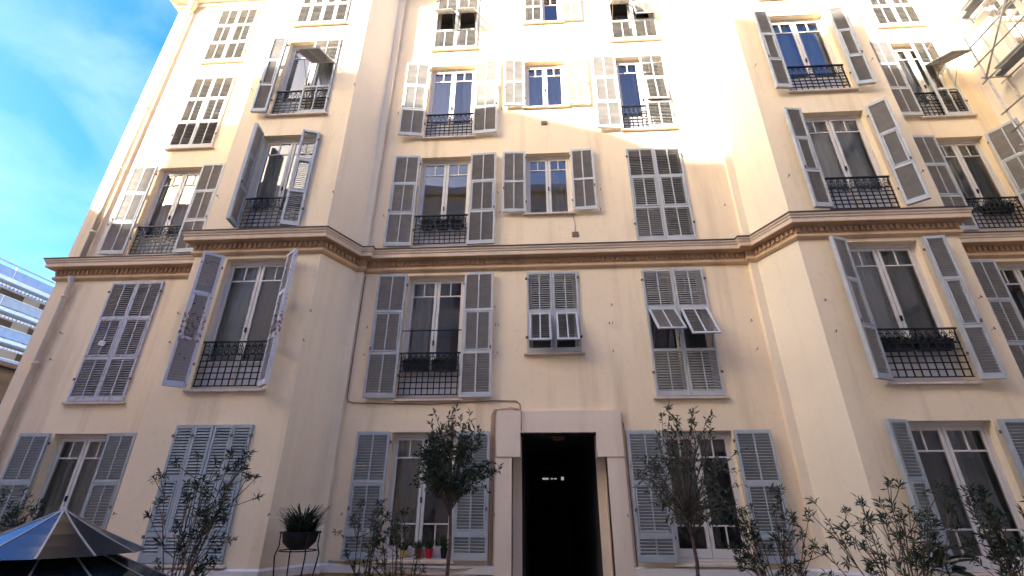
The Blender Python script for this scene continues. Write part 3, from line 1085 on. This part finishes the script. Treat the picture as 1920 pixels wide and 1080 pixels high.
def oleander(name, label, x, y, top, spread, stems, seed, leafmat='leaf_dark', leaf=0.13, potr=0.26, poth=0.5, lean=(0, 0), per=12, bushy=1.0, cat='shrub', z=GROUND, group='potted oleanders'):
    rr = random.Random(seed)
    t = thing(name, label, cat, (x, y, z), group)
    pot(t, potr, poth, 'terracotta' if seed % 2 else 'dark_pot')
    st, lf = MB(), MB()
    Ht = top - z
    def whorl(p, d, n, L):
        for i in range(n):
            q = (d * rr.uniform(0.1, 1.0) + rdir(rr) * 0.95).normalized()
            b = p - d * rr.uniform(0, 0.10)
            leaf_quad(lf, b, q, rdir(rr, 0.6), L * rr.uniform(0.55, 1.05), L * 0.17)
    for s in range(stems):
        an = rr.uniform(0, 2 * math.pi)
        rad = spread * rr.uniform(0.25, 1.0)
        hgt = Ht * rr.uniform(0.72, 1.0) if s else Ht
        if s == 0:
            rad *= 0.4
        tip = Vector((math.cos(an) * rad + lean[0] * hgt, math.sin(an) * rad * 0.5 + lean[1] * hgt, hgt))
        b0 = Vector((math.cos(an) * 0.08, math.sin(an) * 0.08, poth * 0.85))
        pts = []
        for i in range(9):
            u = i / 8
            p = b0.lerp(tip, u)
            p.x -= (tip.x - b0.x) * 0.35 * math.sin(math.pi * u) * (1 - u)
            p += Vector((rr.uniform(-1, 1), rr.uniform(-1, 1), 0)) * 0.018
            pts.append(p)
        st.tube(pts, [0.013 * (1 - 0.7 * i / 8) for i in range(9)], 5)
        whorl(pts[-1], (pts[-1] - pts[-2]).normalized(), int(per * 1.0), leaf)
        for i in (6, 7):
            whorl(pts[i], (pts[i] - pts[i - 1]).normalized(), int(per * 0.45 * bushy), leaf)
        for k in range(int(5 * bushy + rr.random())):
            i = rr.randint(3, 7)
            a = pts[i]
            d = (rdir(rr, 0.8) + Vector((math.cos(an), 0.3 * math.sin(an), 0.4))).normalized()
            L = rr.uniform(0.2, 0.5) * min(1.0, spread + 0.4)
            m1 = a + d * L * 0.5 + Vector((0, 0, 0.02))
            e = a + d * L + Vector((0, 0, 0.07))
            e.z = min(e.z, Ht)
            st.tube([a, m1, e], [0.007, 0.005, 0.0035], 4)
            whorl(e, (e - m1).normalized(), int(per * 1.2), leaf)
    st.build('stems', 'stem', t)
    lf.build('foliage', leafmat, t, stuff=True)
    return t
def crown_tree(name, label, x, y, trunk_h, cz, rx, rz, n_limb, n_leaf, seed, leafmat, leaf=0.075, whips=6, lean=0.0, density=1.0):
    rr = random.Random(seed)
    t = thing(name, label, 'tree', (x, y, GROUND), 'trees in pots by the doorway')
    pot(t, 0.28, 0.5, 'dark_pot')
    tr, lf = MB(), MB()
    th = trunk_h - GROUND
    pts = [Vector((lean * i / 6 + 0.015 * math.sin(i * 1.9), 0.01 * math.cos(i * 2.3), 0.42 + (th - 0.42) * i / 6)) for i in range(7)]
    tr.tube(pts, [0.035 - 0.013 * i / 6 for i in range(7)], 8)
    C = Vector((lean, 0, cz - GROUND))
    def spray(a, b, n):
        d = (b - a)
        for i in range(n):
            p = a.lerp(b, rr.uniform(0.15, 1.05))
            q = (d.normalized() * 0.6 + rdir(rr, 0.15)).normalized()
            leaf_quad(lf, p, q, rdir(rr, 0.5), leaf * rr.uniform(0.6, 1.25), leaf * 0.3)
    for k in range(n_limb):
        v = rdir(rr, 0.1)
        m = rr.uniform(0.45, 1.0) ** 0.6
        e = C + Vector((v.x * rx * m, v.y * rx * m, v.z * rz * m))
        a = pts[-1] if rr.random() < 0.6 else pts[-2].lerp(pts[-1], rr.random())
        m1 = a.lerp(e, 0.5) + rdir(rr) * 0.06 + Vector((0, 0, 0.05))
        tr.tube([a, m1, e], [0.014, 0.008, 0.003], 5)
        spray(m1, e, int(n_leaf * 0.45))
        for j in range(4):
            b0 = m1.lerp(e, rr.uniform(0.1, 0.9))
            b1 = b0 + rdir(rr, 0.15) * rr.uniform(0.1, 0.26)
            tr.tube([b0, b1], [0.004, 0.002], 4, cap=False)
            spray(b0, b1, int(n_leaf * 0.22))
    for k in range(whips):
        v = rdir(rr, 1.2)
        a = C + Vector((v.x * rx * 0.7, v.y * rx * 0.5, abs(v.z) * rz * 0.6))
        e = a + Vector((rr.uniform(-0.2, 0.2), rr.uniform(-0.1, 0.1), rr.uniform(0.3, 0.55)))
        tr.tube([C + (a - C) * 0.5, a, e], [0.006, 0.005, 0.002], 4)
        spray(a, e, 9)
        spray(e - Vector((0, 0, 0.06)), e, 6)
    tr.build('trunk', 'bark', t)
    lf.build('crown', leafmat, t, stuff=True)

oleander('oleander', 'tall loose oleander with upright stems beside the parasol', -4.88, -2.2, 2.35, 0.72, 13, 11, leaf=0.115, bushy=1.1)
oleander('oleander', 'small thin oleander under the shutter between plant stand and doorway', -2.85, -0.95, 1.75, 0.36, 8, 12, bushy=0.8, leaf=0.105)
oleander('oleander', 'clump of slim oleander stems in front of the red pots', -2.2, -1.0, 1.62, 0.34, 9, 13, bushy=0.6, leaf=0.105)
oleander('oleander', 'bushy oleander in front of the shutter next to the bay on the scaffold side', 3.25, -1.3, 1.95, 0.62, 12, 14, bushy=1.2, leaf=0.115)
oleander('oleander', 'wide arching oleander in front of the pale angled bay wall', 4.25, -2.3, 1.98, 1.0, 14, 15, bushy=1.1, leaf=0.115, lean=(0.02, 0))
oleander('oleander', 'dense dark oleander at the scaffold-side ground floor bay window', 5.42, -2.6, 1.9, 0.45, 12, 16, bushy=1.4, leaf=0.115)
oleander('oleander', 'leafy oleander below the drainpipe-side window, behind the parasol', -8.95, -1.1, 1.9, 0.55, 12, 17, bushy=1.4, leaf=0.11)
crown_tree('olive_tree', 'dense round-headed standard tree with slim trunk by the doorway cables', -1.42, -1.35, 1.85, 2.28, 0.68, 0.60, 50, 44, 21, 'leaf_dark', 0.095, 10)
crown_tree('olive_tree', 'sparse airy standard tree with long whips in front of ground floor window', 2.12, -1.35, 1.6, 2.12, 0.88, 0.82, 52, 19, 22, 'leaf_olive', 0.095, 14)
def broadleaf():
    rr = random.Random(31)
    t = thing('rubber_plant', 'dark broad-leaved plant in front of scaffold-side bay window sill', 'plant', (5.05, -2.0, GROUND))
    pot(t, 0.24, 0.45, 'dark_pot')
    s = MB()
    s.tube([(0, 0, 0.4), (0.02, 0, 1.2), (-0.04, 0, 2.0)], [0.022, 0.018, 0.01], 6)
    s.build('stem', 'bark', t)
    me = None
    for i in range(22):
        u = rr.uniform(0.62, 1)
        if me is None or i % 6 == 0:
            m = MB()
            L, wd = rr.uniform(0.2, 0.3), rr.uniform(0.1, 0.15)
            n = 5
            row = []
            for k in range(n + 1):
                a = k / n
                ww = wd * 0.5 * math.sin(math.pi * min(1, a * 0.93 + 0.05)) ** 0.8
                zz = -0.12 * a * a * L * 4 * 0.5
                row.append(((a * L + 0.05, -ww, zz + 0.02), (a * L + 0.05, 0, zz), (a * L + 0.05, ww, zz + 0.02)))
            for r0, r1 in zip(row[:-1], row[1:]):
                m.quad(r0[0], r1[0], r1[1], r0[1])
                m.quad(r0[1], r1[1], r1[2], r0[2])
            m.tube([(0, 0, 0), (0.06, 0, 0)], 0.004, 4)
            q = m.build('leaf', 'leaf_dark', t, smooth=True)
            me = q.data
        else:
            q = link('leaf', me, t)
        q.location = (0.0, 0, 0.5 + 1.5 * u)
        q.rotation_euler = (rr.uniform(-0.4, 0.4), rr.uniform(-0.5, 0.6), rr.uniform(0, 6.28))
broadleaf()

# wire plant stand with a spider plant
sx, sy = -3.77, -1.2
t = thing('plant_stand', 'bent wire plant stand against the angled bay wall', 'plant stand', (sx, sy, GROUND))
zp = 1.05 - GROUND
for i in range(4):
    a = math.pi / 4 + i * math.pi / 2
    ca, sa = math.cos(a), math.sin(a)
    m = MB()
    m.tube([(ca * 0.30, sa * 0.30, zp + 0.26), (ca * 0.29, sa * 0.29, zp + 0.06), (ca * 0.33, sa * 0.33, zp - 0.06), (ca * 0.26, sa * 0.26, zp - 0.55), (ca * 0.2, sa * 0.2, zp - 1.1), (ca * 0.28, sa * 0.28, 0)], 0.011, 6)
    m.build('leg', 'iron', t, smooth=True)
for zz, rr_ in ((zp + 0.24, 0.30), (zp - 0.005, 0.27), (zp - 0.9, 0.22)):
    m = MB()
    m.tube([(rr_ * math.cos(2 * math.pi * i / 24), rr_ * math.sin(2 * math.pi * i / 24), zz) for i in range(25)], 0.009, 5, cap=False)
    m.build('hoop', 'iron', t)
t = thing('spider_plant', 'spiky strap-leaved plant in a round bowl on the wire stand', 'plant', (sx, sy, 1.055))
m = MB()
m.lathe([(0, 0), (0.13, 0.0), (0.24, 0.1), (0.27, 0.24), (0.255, 0.25), (0.24, 0.22)], (0, 0, 0), 24)
m.build('pot', 'dark_pot', t, smooth=True)
m = MB()
m.lathe([(0, 0.21), (0.245, 0.21)], (0, 0, 0), 20)
m.build('soil', 'soil', t)
m = MB()
rr = random.Random(3)
for i in range(420):
    a = rr.uniform(0, 6.283)
    r0 = rr.uniform(0, 0.2)
    L = rr.uniform(0.2, 0.44)
    d = Vector((math.cos(a), math.sin(a), 0))
    p = Vector((d.x * r0, d.y * r0, 0.21))
    sd = Vector((-d.y, d.x, 0)) * 0.010
    up_ = rr.uniform(0.9, 2.6)
    pts = [p + d * (L * u * (0.55 + 0.4 * u)) + Vector((0, 0, L * up_ * (u - 0.62 * u * u))) for u in (0, 0.35, 0.7, 1)]
    for q0, q1, w0, w1 in zip(pts[:-1], pts[1:], (1, 1, 0.7), (1, 0.7, 0.1)):
        m.quad(q0 - sd * w0, q1 - sd * w1, q1 + sd * w1, q0 + sd * w0)
m.build('foliage', 'leaf_dark', t, stuff=True)

# pots on the ground floor sill
def sill_pot(x, y, z, r, h, mt, label, plant=True, seed=1):
    t = thing('flower_pot', label, 'flower pot', (x, y, z), 'pots on the ground floor sill')
    m = MB()
    m.lathe([(0, 0), (r * 0.72, 0), (r, h * 0.85), (r * 1.07, h * 0.86), (r * 1.07, h), (r * 0.9, h), (r * 0.88, h * 0.88), (0, h * 0.88)], (0, 0, 0), 18)
    m.build('pot', mt, t)
    if plant:
        rr = random.Random(seed)
        f = MB()
        for i in range(40):
            leaf_quad(f, Vector((rr.uniform(-r, r) * 0.5, rr.uniform(-r, r) * 0.5, h * 0.88)), rdir(rr, 1.6), rdir(rr), rr.uniform(0.08, 0.2), 0.025)
        f.build('foliage', 'leaf_mid', t, stuff=True)
zs = 0.848
sill_pot(-2.46, 0.055, zs, 0.055, 0.12, 'yellow_pot', 'small yellow pot on the windowsill beside the red pots', True, 4)
sill_pot(-2.20, 0.05, zs, 0.065, 0.14, 'red_pot', 'bright red pot on the windowsill next to the yellow pot', True, 5)
sill_pot(-2.02, 0.05, zs, 0.07, 0.15, 'red_pot', 'bright red pot on the windowsill next to the dark pot', True, 6)
sill_pot(-1.76, 0.055, zs, 0.06, 0.16, 'dark_pot', 'dark pot on the windowsill next to the red pots', True, 7)

# window boxes behind and on the railings
def planter(col, fl, x, w_, z_off, label, seed):
    cx, hw, y = COLS[col]
    z0, z1 = span(col, fl)
    t = thing('window_box', label, 'window box', (cx + x, y + 0.03, z0 + z_off), 'window boxes on the railings')
    m = MB()
    hh = 0.19
    a, b = w_ / 2, w_ / 2 * 0.93
    v0 = [(-b, -0.05, 0), (b, -0.05, 0), (b, 0.05, 0), (-b, 0.05, 0)]
    v1 = [(-a, -0.06, hh), (a, -0.06, hh), (a, 0.06, hh), (-a, 0.06, hh)]
    for i in range(4):
        m.quad(v0[i], v0[(i + 1) % 4], v1[(i + 1) % 4], v1[i])
    m.poly(v0[::-1])
    m.poly([(p[0] * 0.96, p[1] * 0.9, hh - 0.02) for p in v1])
    m.box(-a - 0.006, a + 0.006, -0.066, -0.061, hh - 0.03, hh + 0.004)
    for xx in (-a * 0.7, a * 0.7):
        m.box(xx - 0.01, xx + 0.01, -0.11, 0.05, hh + 0.002, hh + 0.012)
    m.build('box', 'dark_pot', t)
    f = MB()
    rr = random.Random(seed)
    for i in range(int(260 * w_)):
        leaf_quad(f, Vector((rr.uniform(-a, a) * 0.9, rr.uniform(-0.05, 0.05), hh - 0.03)), rdir(rr, 0.9), rdir(rr), rr.uniform(0.05, 0.16), 0.03)
    f.build('foliage', 'leaf_mid', t, stuff=True)
planter('C1', 1, -0.30, 0.52, 0.58, 'dark window box on the cable-side railing under the cornice, bay side', 1)
planter('C1', 1, 0.28, 0.50, 0.56, 'dark window box on the cable-side railing under the cornice, doorway side', 2)
planter('C1', 2, -0.33, 0.26, 0.50, 'small dark window box on the railing above the cornice, next to the bay', 3)
planter('C1', 2, 0.02, 0.26, 0.50, 'small dark window box in the middle of the railing above the cornice', 4)
planter('C1', 2, 0.36, 0.26, 0.50, 'small dark window box on the railing above the cornice, doorway side', 5)
planter('BR', 1, -0.33, 0.56, 0.55, 'black window box on scaffold-side bay railing under the cornice, near angled wall', 6)
planter('BR', 1, 0.30, 0.60, 0.55, 'black window box on scaffold-side bay railing under the cornice, near scaffold', 7)
planter('R', 2, 0.12, 0.60, 0.48, 'black window box on the railing beside the scaffold', 8)

# ------------------------------------------------------------------ parasol
def parasol():
    X, Y = -4.87, -4.2
    t = thing('parasol', 'dark glossy two-tier parasol with pale ribs below the drainpipe-side windows', 'parasol', (X, Y, GROUND))
    n = 12
    off = 0.16
    z = lambda v: v - GROUND
    def tier(r0, z0, r1, z1, sag):
        for i in range(n):
            a0, a1 = off + 2 * math.pi * i / n, off + 2 * math.pi * (i + 1) / n
            m = MB()
            k = 4
            for j in range(k):
                u0, u1 = j / k, (j + 1) / k
                f = lambda u: (r0 + (r1 - r0) * u, z0 + (z1 - z0) * u - sag * math.sin(math.pi * u))
                (ra, za), (rb, zb) = f(u0), f(u1)
                m.quad((ra * math.cos(a0), ra * math.sin(a0), za), (rb * math.cos(a0), rb * math.sin(a0), zb),
                       (rb * math.cos(a1), rb * math.sin(a1), zb), (ra * math.cos(a1), ra * math.sin(a1), za))
            m.build('canopy_panel', 'parasol_panel', t)
            m = MB()
            d = Vector((math.cos(a0), math.sin(a0), 0))
            sd = Vector((-d.y, d.x, 0))
            P = [d * (r0 + (r1 - r0) * u) + Vector((0, 0, z0 + (z1 - z0) * u - sag * math.sin(math.pi * u) + 0.006)) for u in (0, 0.25, 0.5, 0.75, 1.0)]
            for q0, q1 in zip(P[:-1], P[1:]):
                m.quad(q0 - sd * 0.008, q1 - sd * 0.008, q1 + sd * 0.008, q0 + sd * 0.008)
                m.quad(q0 - sd * 0.008 - Vector((0, 0, .012)), q1 - sd * 0.008 - Vector((0, 0, .012)), q1 - sd * 0.008, q0 - sd * 0.008)
                m.quad(q0 + sd * 0.008, q1 + sd * 0.008, q1 + sd * 0.008 - Vector((0, 0, .012)), q0 + sd * 0.008 - Vector((0, 0, .012)))
            m.build('rib', 'parasol_rib', t)
    tier(0.03, z(1.60), 0.80, z(1.23), 0.012)
    tier(0.45, z(1.24), 1.55, z(0.78), 0.015)
    m = MB()
    m.tube([(0, 0, 0.08), (0, 0, z(1.62))], 0.028, 12)
    m.build('pole', 'parasol_rib', t, smooth=True)
    m = MB()
    m.lathe([(0, 0.1), (0.1, 0.1), (0.34, 0.05), (0.36, 0.0), (0, 0.0)], (0, 0, 0), 24)
    m.build('base', 'dark_pot', t)
    m = MB()
    m.lathe([(0.0, z(1.64)), (0.02, z(1.635)), (0.036, z(1.60)), (0.036, z(1.585))], (0, 0, 0), 12)
    m.build('finial', 'parasol_rib', t, smooth=True)
parasol()

# ------------------------------------------------------------------ adjoining wing and scaffold
wing = thing('adjoining_building', 'cream side wing standing behind the scaffold', 'building', (11.0, -2, GROUND))
m = MB()
WX = 11.003
def wq(a, b, c, d):
    m.quad((WX - 11, b + 2, c - GROUND), (WX - 11, a + 2, c - GROUND), (WX - 11, a + 2, d - GROUND), (WX - 11, b + 2, d - GROUND))
wh = [(-1.9, -0.9, z, z + 1.7) for z in (4.6, 7.9, 11.2)] + [(-4.6, -3.5, z, z + 1.7) for z in (4.6, 7.9, 11.2)]
ys = sorted({-9.0, 0.0, *[h[0] for h in wh], *[h[1] for h in wh]})
zs_ = sorted({GROUND, 15.2, *[h[2] for h in wh], *[h[3] for h in wh]})
for i in range(len(ys) - 1):
    for j in range(len(zs_) - 1):
        cy, cz = (ys[i] + ys[i + 1]) / 2, (zs_[j] + zs_[j + 1]) / 2
        if not any(h[0] < cy < h[1] and h[2] < cz < h[3] for h in wh):
            wq(ys[i], ys[i + 1], zs_[j], zs_[j + 1])
m.quad((0.003, 2, 15.2 - GROUND), (9, 2, 15.2 - GROUND), (9, -7, 15.2 - GROUND), (0.003, -7, 15.2 - GROUND))
m.quad((0.003, -7, 0), (9, -7, 0), (9, -7, 15.2 - GROUND), (0.003, -7, 15.2 - GROUND))
for a, b, c, d in wh:
    for q in (((a, c), (a, d)), ((b, d), (b, c)), ((a, d), (b, d)), ((b, c), (a, c))):
        (ya_, za_), (yb_, zb_) = q
        m.quad((0.003, ya_ + 2, za_ - GROUND), (0.003, yb_ + 2, zb_ - GROUND), (0.2, yb_ + 2, zb_ - GROUND), (0.2, ya_ + 2, za_ - GROUND))
m.build('wall', 'wing_plaster', wing)
for a, b, c, d in wh:
    q = MB()
    for (e, f) in ((a, (a + b) / 2), ((a + b) / 2, b)):
        q.box(0.12, 0.16, e + 2, e + 2.06, c - GROUND, d - GROUND)
        q.box(0.12, 0.16, f + 1.94, f + 2, c - GROUND, d - GROUND)
        q.box(0.121, 0.159, e + 2.06, f + 1.94, c - GROUND, c - GROUND + 0.07)
        q.box(0.121, 0.159, e + 2.06, f + 1.94, d - GROUND - 0.07, d - GROUND)
    wi = q.build('window', 'frame_paint', wing)
    q = MB()
    q.quad((0.14, a + 2, c - GROUND), (0.14, b + 2, c - GROUND), (0.14, b + 2, d - GROUND), (0.14, a + 2, d - GROUND))
    q.build('pane', 'window_glass', wi)
    q = MB()
    q.quad((0.2, a + 2, c - GROUND), (0.2, b + 2, c - GROUND), (0.2, b + 2, d - GROUND), (0.2, a + 2, d - GROUND))
    q.build('blind', 'sheer_cream', wi)
q = MB()
q.box(-0.35, 0.002, -7.3, 1.62, 15.2 - GROUND, 15.45 - GROUND)
q.build('eaves', 'wing_plaster', wing)

sc = thing('scaffold', 'steel tube scaffold with decks standing against the side wing', 'scaffold', (10.5, -2.6, GROUND))
SX0, SX1 = -0.02, 0.40           # two rows of standards
SY = (1.95, 0.1, -1.8, -3.7)    # relative to y = -2.6
def bar(name, pts, r=0.02, mt='scaffold_tube'):
    q = MB()
    q.tube(pts, r, 8)
    q.build(name, mt, sc, smooth=True)
zt = 14.6 - GROUND
for yy in SY:
    for xx in (SX0, SX1):
        bar('standard', [(xx, yy, 0), (xx, yy, zt)])
levels = [0.7 + 2.0 * i for i in range(7)]
for z in levels:
    z = z - GROUND
    for xx in (SX0, SX1):
        bar('ledger', [(xx, SY[-1] - 0.15, z), (xx, SY[0] + 0.15, z)])
    for yy in SY:
        bar('transom', [(SX0 - 0.12, yy, z + 0.05), (SX1 + 0.12, yy, z + 0.05)])
    for gz in (0.5, 1.0):
        bar('guard_rail', [(SX0 - 0.03, SY[-1] - 0.1, z + gz), (SX0 - 0.03, SY[0] + 0.1, z + gz)], 0.02)
    for k, xx in enumerate((SX0 + 0.02, SX0 + 0.20)):
        q = MB()
        q.box(xx, xx + 0.175, SY[-1], SY[0] - (0.0 if k else 0.2), z + 0.08, z + 0.12)
        q.build('deck_board', 'scaffold_deck', sc)
for i, z in enumerate(levels[:-1]):
    z = z - GROUND
    a, b = (SY[0], SY[1]) if i % 2 else (SY[1], SY[2])
    bar('brace', [(SX0 - 0.05, a, z), (SX0 - 0.05, b, z + 2.0)], 0.02)
q = MB()
rr = random.Random(8)
nn = 14
k = len(q.v)
for j in range(9):
    for i in range(nn + 1):
        q.v.append((SX0 - 0.08 + rr.uniform(-0.03, 0.03), SY[0] + 0.05 - 2.4 * i / nn, 12.8 - GROUND + 1.7 * j / 8 + rr.uniform(-0.02, 0.02)))
for j in range(8):
    for i in range(nn):
        q.f.append((k + j * (nn + 1) + i, k + j * (nn + 1) + i + 1, k + (j + 1) * (nn + 1) + i + 1, k + (j + 1) * (nn + 1) + i))
        q.m.append(0)
q.build('netting', 'scaffold_net', sc, smooth=True)

# ------------------------------------------------------------------ building across the courtyard (throws the shadow)
opp = thing('opposite_building', 'cream building across the courtyard, mirrored in the window panes', 'building', (-10, -16, GROUND))
OY = 0.0
def ox(x):
    return x + 10
m = MB()
prof = [(-26.4, 20.45), (-17.2, 20.45), (-14.6, 19.5), (-13.3, 18.55), (-12.0, 18.55), (-11.6, 22.0), (-9.0, 21.2), (26, 20.8)]
G = lambda z: z - GROUND
front = [(ox(-26.4), OY, 0)] + [(ox(26), OY, 0)] + [(ox(x), OY, G(z)) for x, z in reversed(prof)]
m.poly(front)
m.poly([(p[0], -9, p[2]) for p in reversed(front)])
for (xa, za), (xb, zb) in zip(prof[:-1], prof[1:]):
    m.quad((ox(xa), 0, G(za)), (ox(xb), 0, G(zb)), (ox(xb), -9, G(zb)), (ox(xa), -9, G(za)))
m.quad((ox(-26.4), 0, 0), (ox(-26.4), 0, G(20.45)), (ox(-26.4), -9, G(20.45)), (ox(-26.4), -9, 0))
m.quad((ox(26), 0, 0), (ox(26), -9, 0), (ox(26), -9, G(20.8)), (ox(26), 0, G(20.8)))
m.build('wall', 'opposite_plaster', opp)
m = MB()
m.box(ox(-9.0), ox(26), 0.002, 0.35, G(20.3), G(20.5))
m.box(ox(-26.4), ox(-17.3), 0.002, 0.30, G(20.05), G(20.25))
m.build('cornice', 'trim_plaster', opp)
for i in range(15):
    for fz in (2.0, 5.4, 8.8, 12.2, 15.6):
        xx = -24.5 + i * 3.3
        if -15 < xx < -11.5:
            continue
        q = MB()
        q.box(-0.6, 0.6, 0.002, 0.02, 0, 2.3, 0)
        for s in (-1, 1):
            q.box(min(s * 0.66, s * 1.22), max(s * 0.66, s * 1.22), 0.01, 0.06, 0, 2.3, 1)
            q.box(min(s * 0.05, s * 0.56), max(s * 0.05, s * 0.56), 0.021, 0.03, 0.1, 2.2, 2)
        q.build('window', ['frame_paint', 'shutter_grey', 'room'], opp, (ox(xx), OY, G(fz)))
low = thing('shading_side_block', 'low cream side block closing the courtyard beyond the drainpipe corner, added out of view to shade the lower facade', 'building', (-20, -9, GROUND))  # unseen block, added and sized to keep light off the lower walls
m = MB()
m.box(-9, 0, -6.9, 11, 0, G(13))
m.build('wall', 'opposite_plaster', low)
m = MB()
m.box(-9.3, 0.3, -6.9, 11.3, G(13), G(13.25))
m.build('roof', 'roof_tile', low)
for i in range(4):
    for fz in (1.6, 4.6, 7.6, 10.4):
        q = MB()
        q.box(0.002, 0.02, -0.55, 0.55, 0, 1.9, 0)
        for s_ in (-1, 1):
            q.box(0.01, 0.06, min(s_ * 0.6, s_ * 1.1), max(s_ * 0.6, s_ * 1.1), 0, 1.9, 1)
            q.box(0.021, 0.03, min(s_ * 0.05, s_ * 0.5), max(s_ * 0.05, s_ * 0.5), 0.1, 1.8, 2)
        q.build('window', ['frame_paint', 'shutter_grey', 'room'], low, (0, -5 + i * 3.6, G(fz)))

# ------------------------------------------------------------------ far apartment block and old wall
far = thing('far_apartment_block', 'modern white apartment block with blue balconies and striped awnings, beyond the drainpipe corner', 'building', (-51.3, 35, GROUND))
m = MB()
m.box(-12, -1.6, -14, 18, 0, G(21.2))
m.build('wall', 'concrete_white', far)
fl_z = [21.6 - 2.75 * i for i in range(7)]
for i, z in enumerate(fl_z):
    m = MB()
    m.box(-1.6, 0.15, -14, 18, G(z) - 0.32, G(z))
    m.build('balcony_slab', 'concrete_white', far)
    for k in range(8):
        y0 = -14 + k * 4
        m = MB()
        m.box(0.02, 0.10, y0 + 0.06, y0 + 3.94, G(z) + 0.10, G(z) + 0.95)
        m.build('balcony_panel', 'balcony_grey' if (i == 1) else 'balcony_blue', far)
        m = MB()
        m.box(-0.02, 0.06, y0 - 0.05, y0 + 0.05, G(z), G(z) + (1.35 if i == 0 else 1.02))
        m.build('balcony_post', 'concrete_white', far)
        if i > 0:
            m = MB()
            m.box(-1.59, -1.55, y0 + 0.7, y0 + 3.0, G(z) + 0.1, G(z) + 2.2)
            m.build('window', 'window_glass' if False else 'room', far)
    m = MB()
    m.box(0.0, 0.09, -14, 18, G(z) + (1.3 if i == 0 else 1.0), G(z) + (1.45 if i == 0 else 1.07))
    m.build('balcony_rail', 'balcony_grey' if i == 0 else 'concrete_white', far)
    if 0 < i < 6:
        m = MB()
        yy = -13.5
        m.quad((-1.5, -13.5, G(z) + 2.38), (0.7, -13.5, G(z) + 1.85), (0.7, 17.5, G(z) + 1.85), (-1.5, 17.5, G(z) + 2.38))
        while yy < 17.4:
            m.poly([(0.705, yy, G(z) + 1.86), (0.705, yy + 0.3, G(z) + 1.86), (0.705, yy + 0.3, G(z) + 1.7), (0.705, yy + 0.15, G(z) + 1.58), (0.705, yy, G(z) + 1.7)])
            yy += 0.36
        m.build('awning', 'awning_cloth', far)
m = MB()
m.box(-6, -2.4, -10, 14, G(21.2), G(23.6))
m.build('roof_storey', 'concrete_white', far)

old = thing('old_wall', 'weathered brown stone wall end with a dark coping beyond the drainpipe corner', 'wall', (-16.2, 4.0, GROUND))
m = MB()
m.box(-2.0, -0.3, -0.4, 1.2, 0, G(5.5))
m.build('masonry', 'old_stone', old, bevel=0.03)
m = MB()
m.box(-2.15, -0.18, -0.55, 1.3, G(5.5), G(5.65))
m.build('coping', 'flashing', old, bevel=0.02)
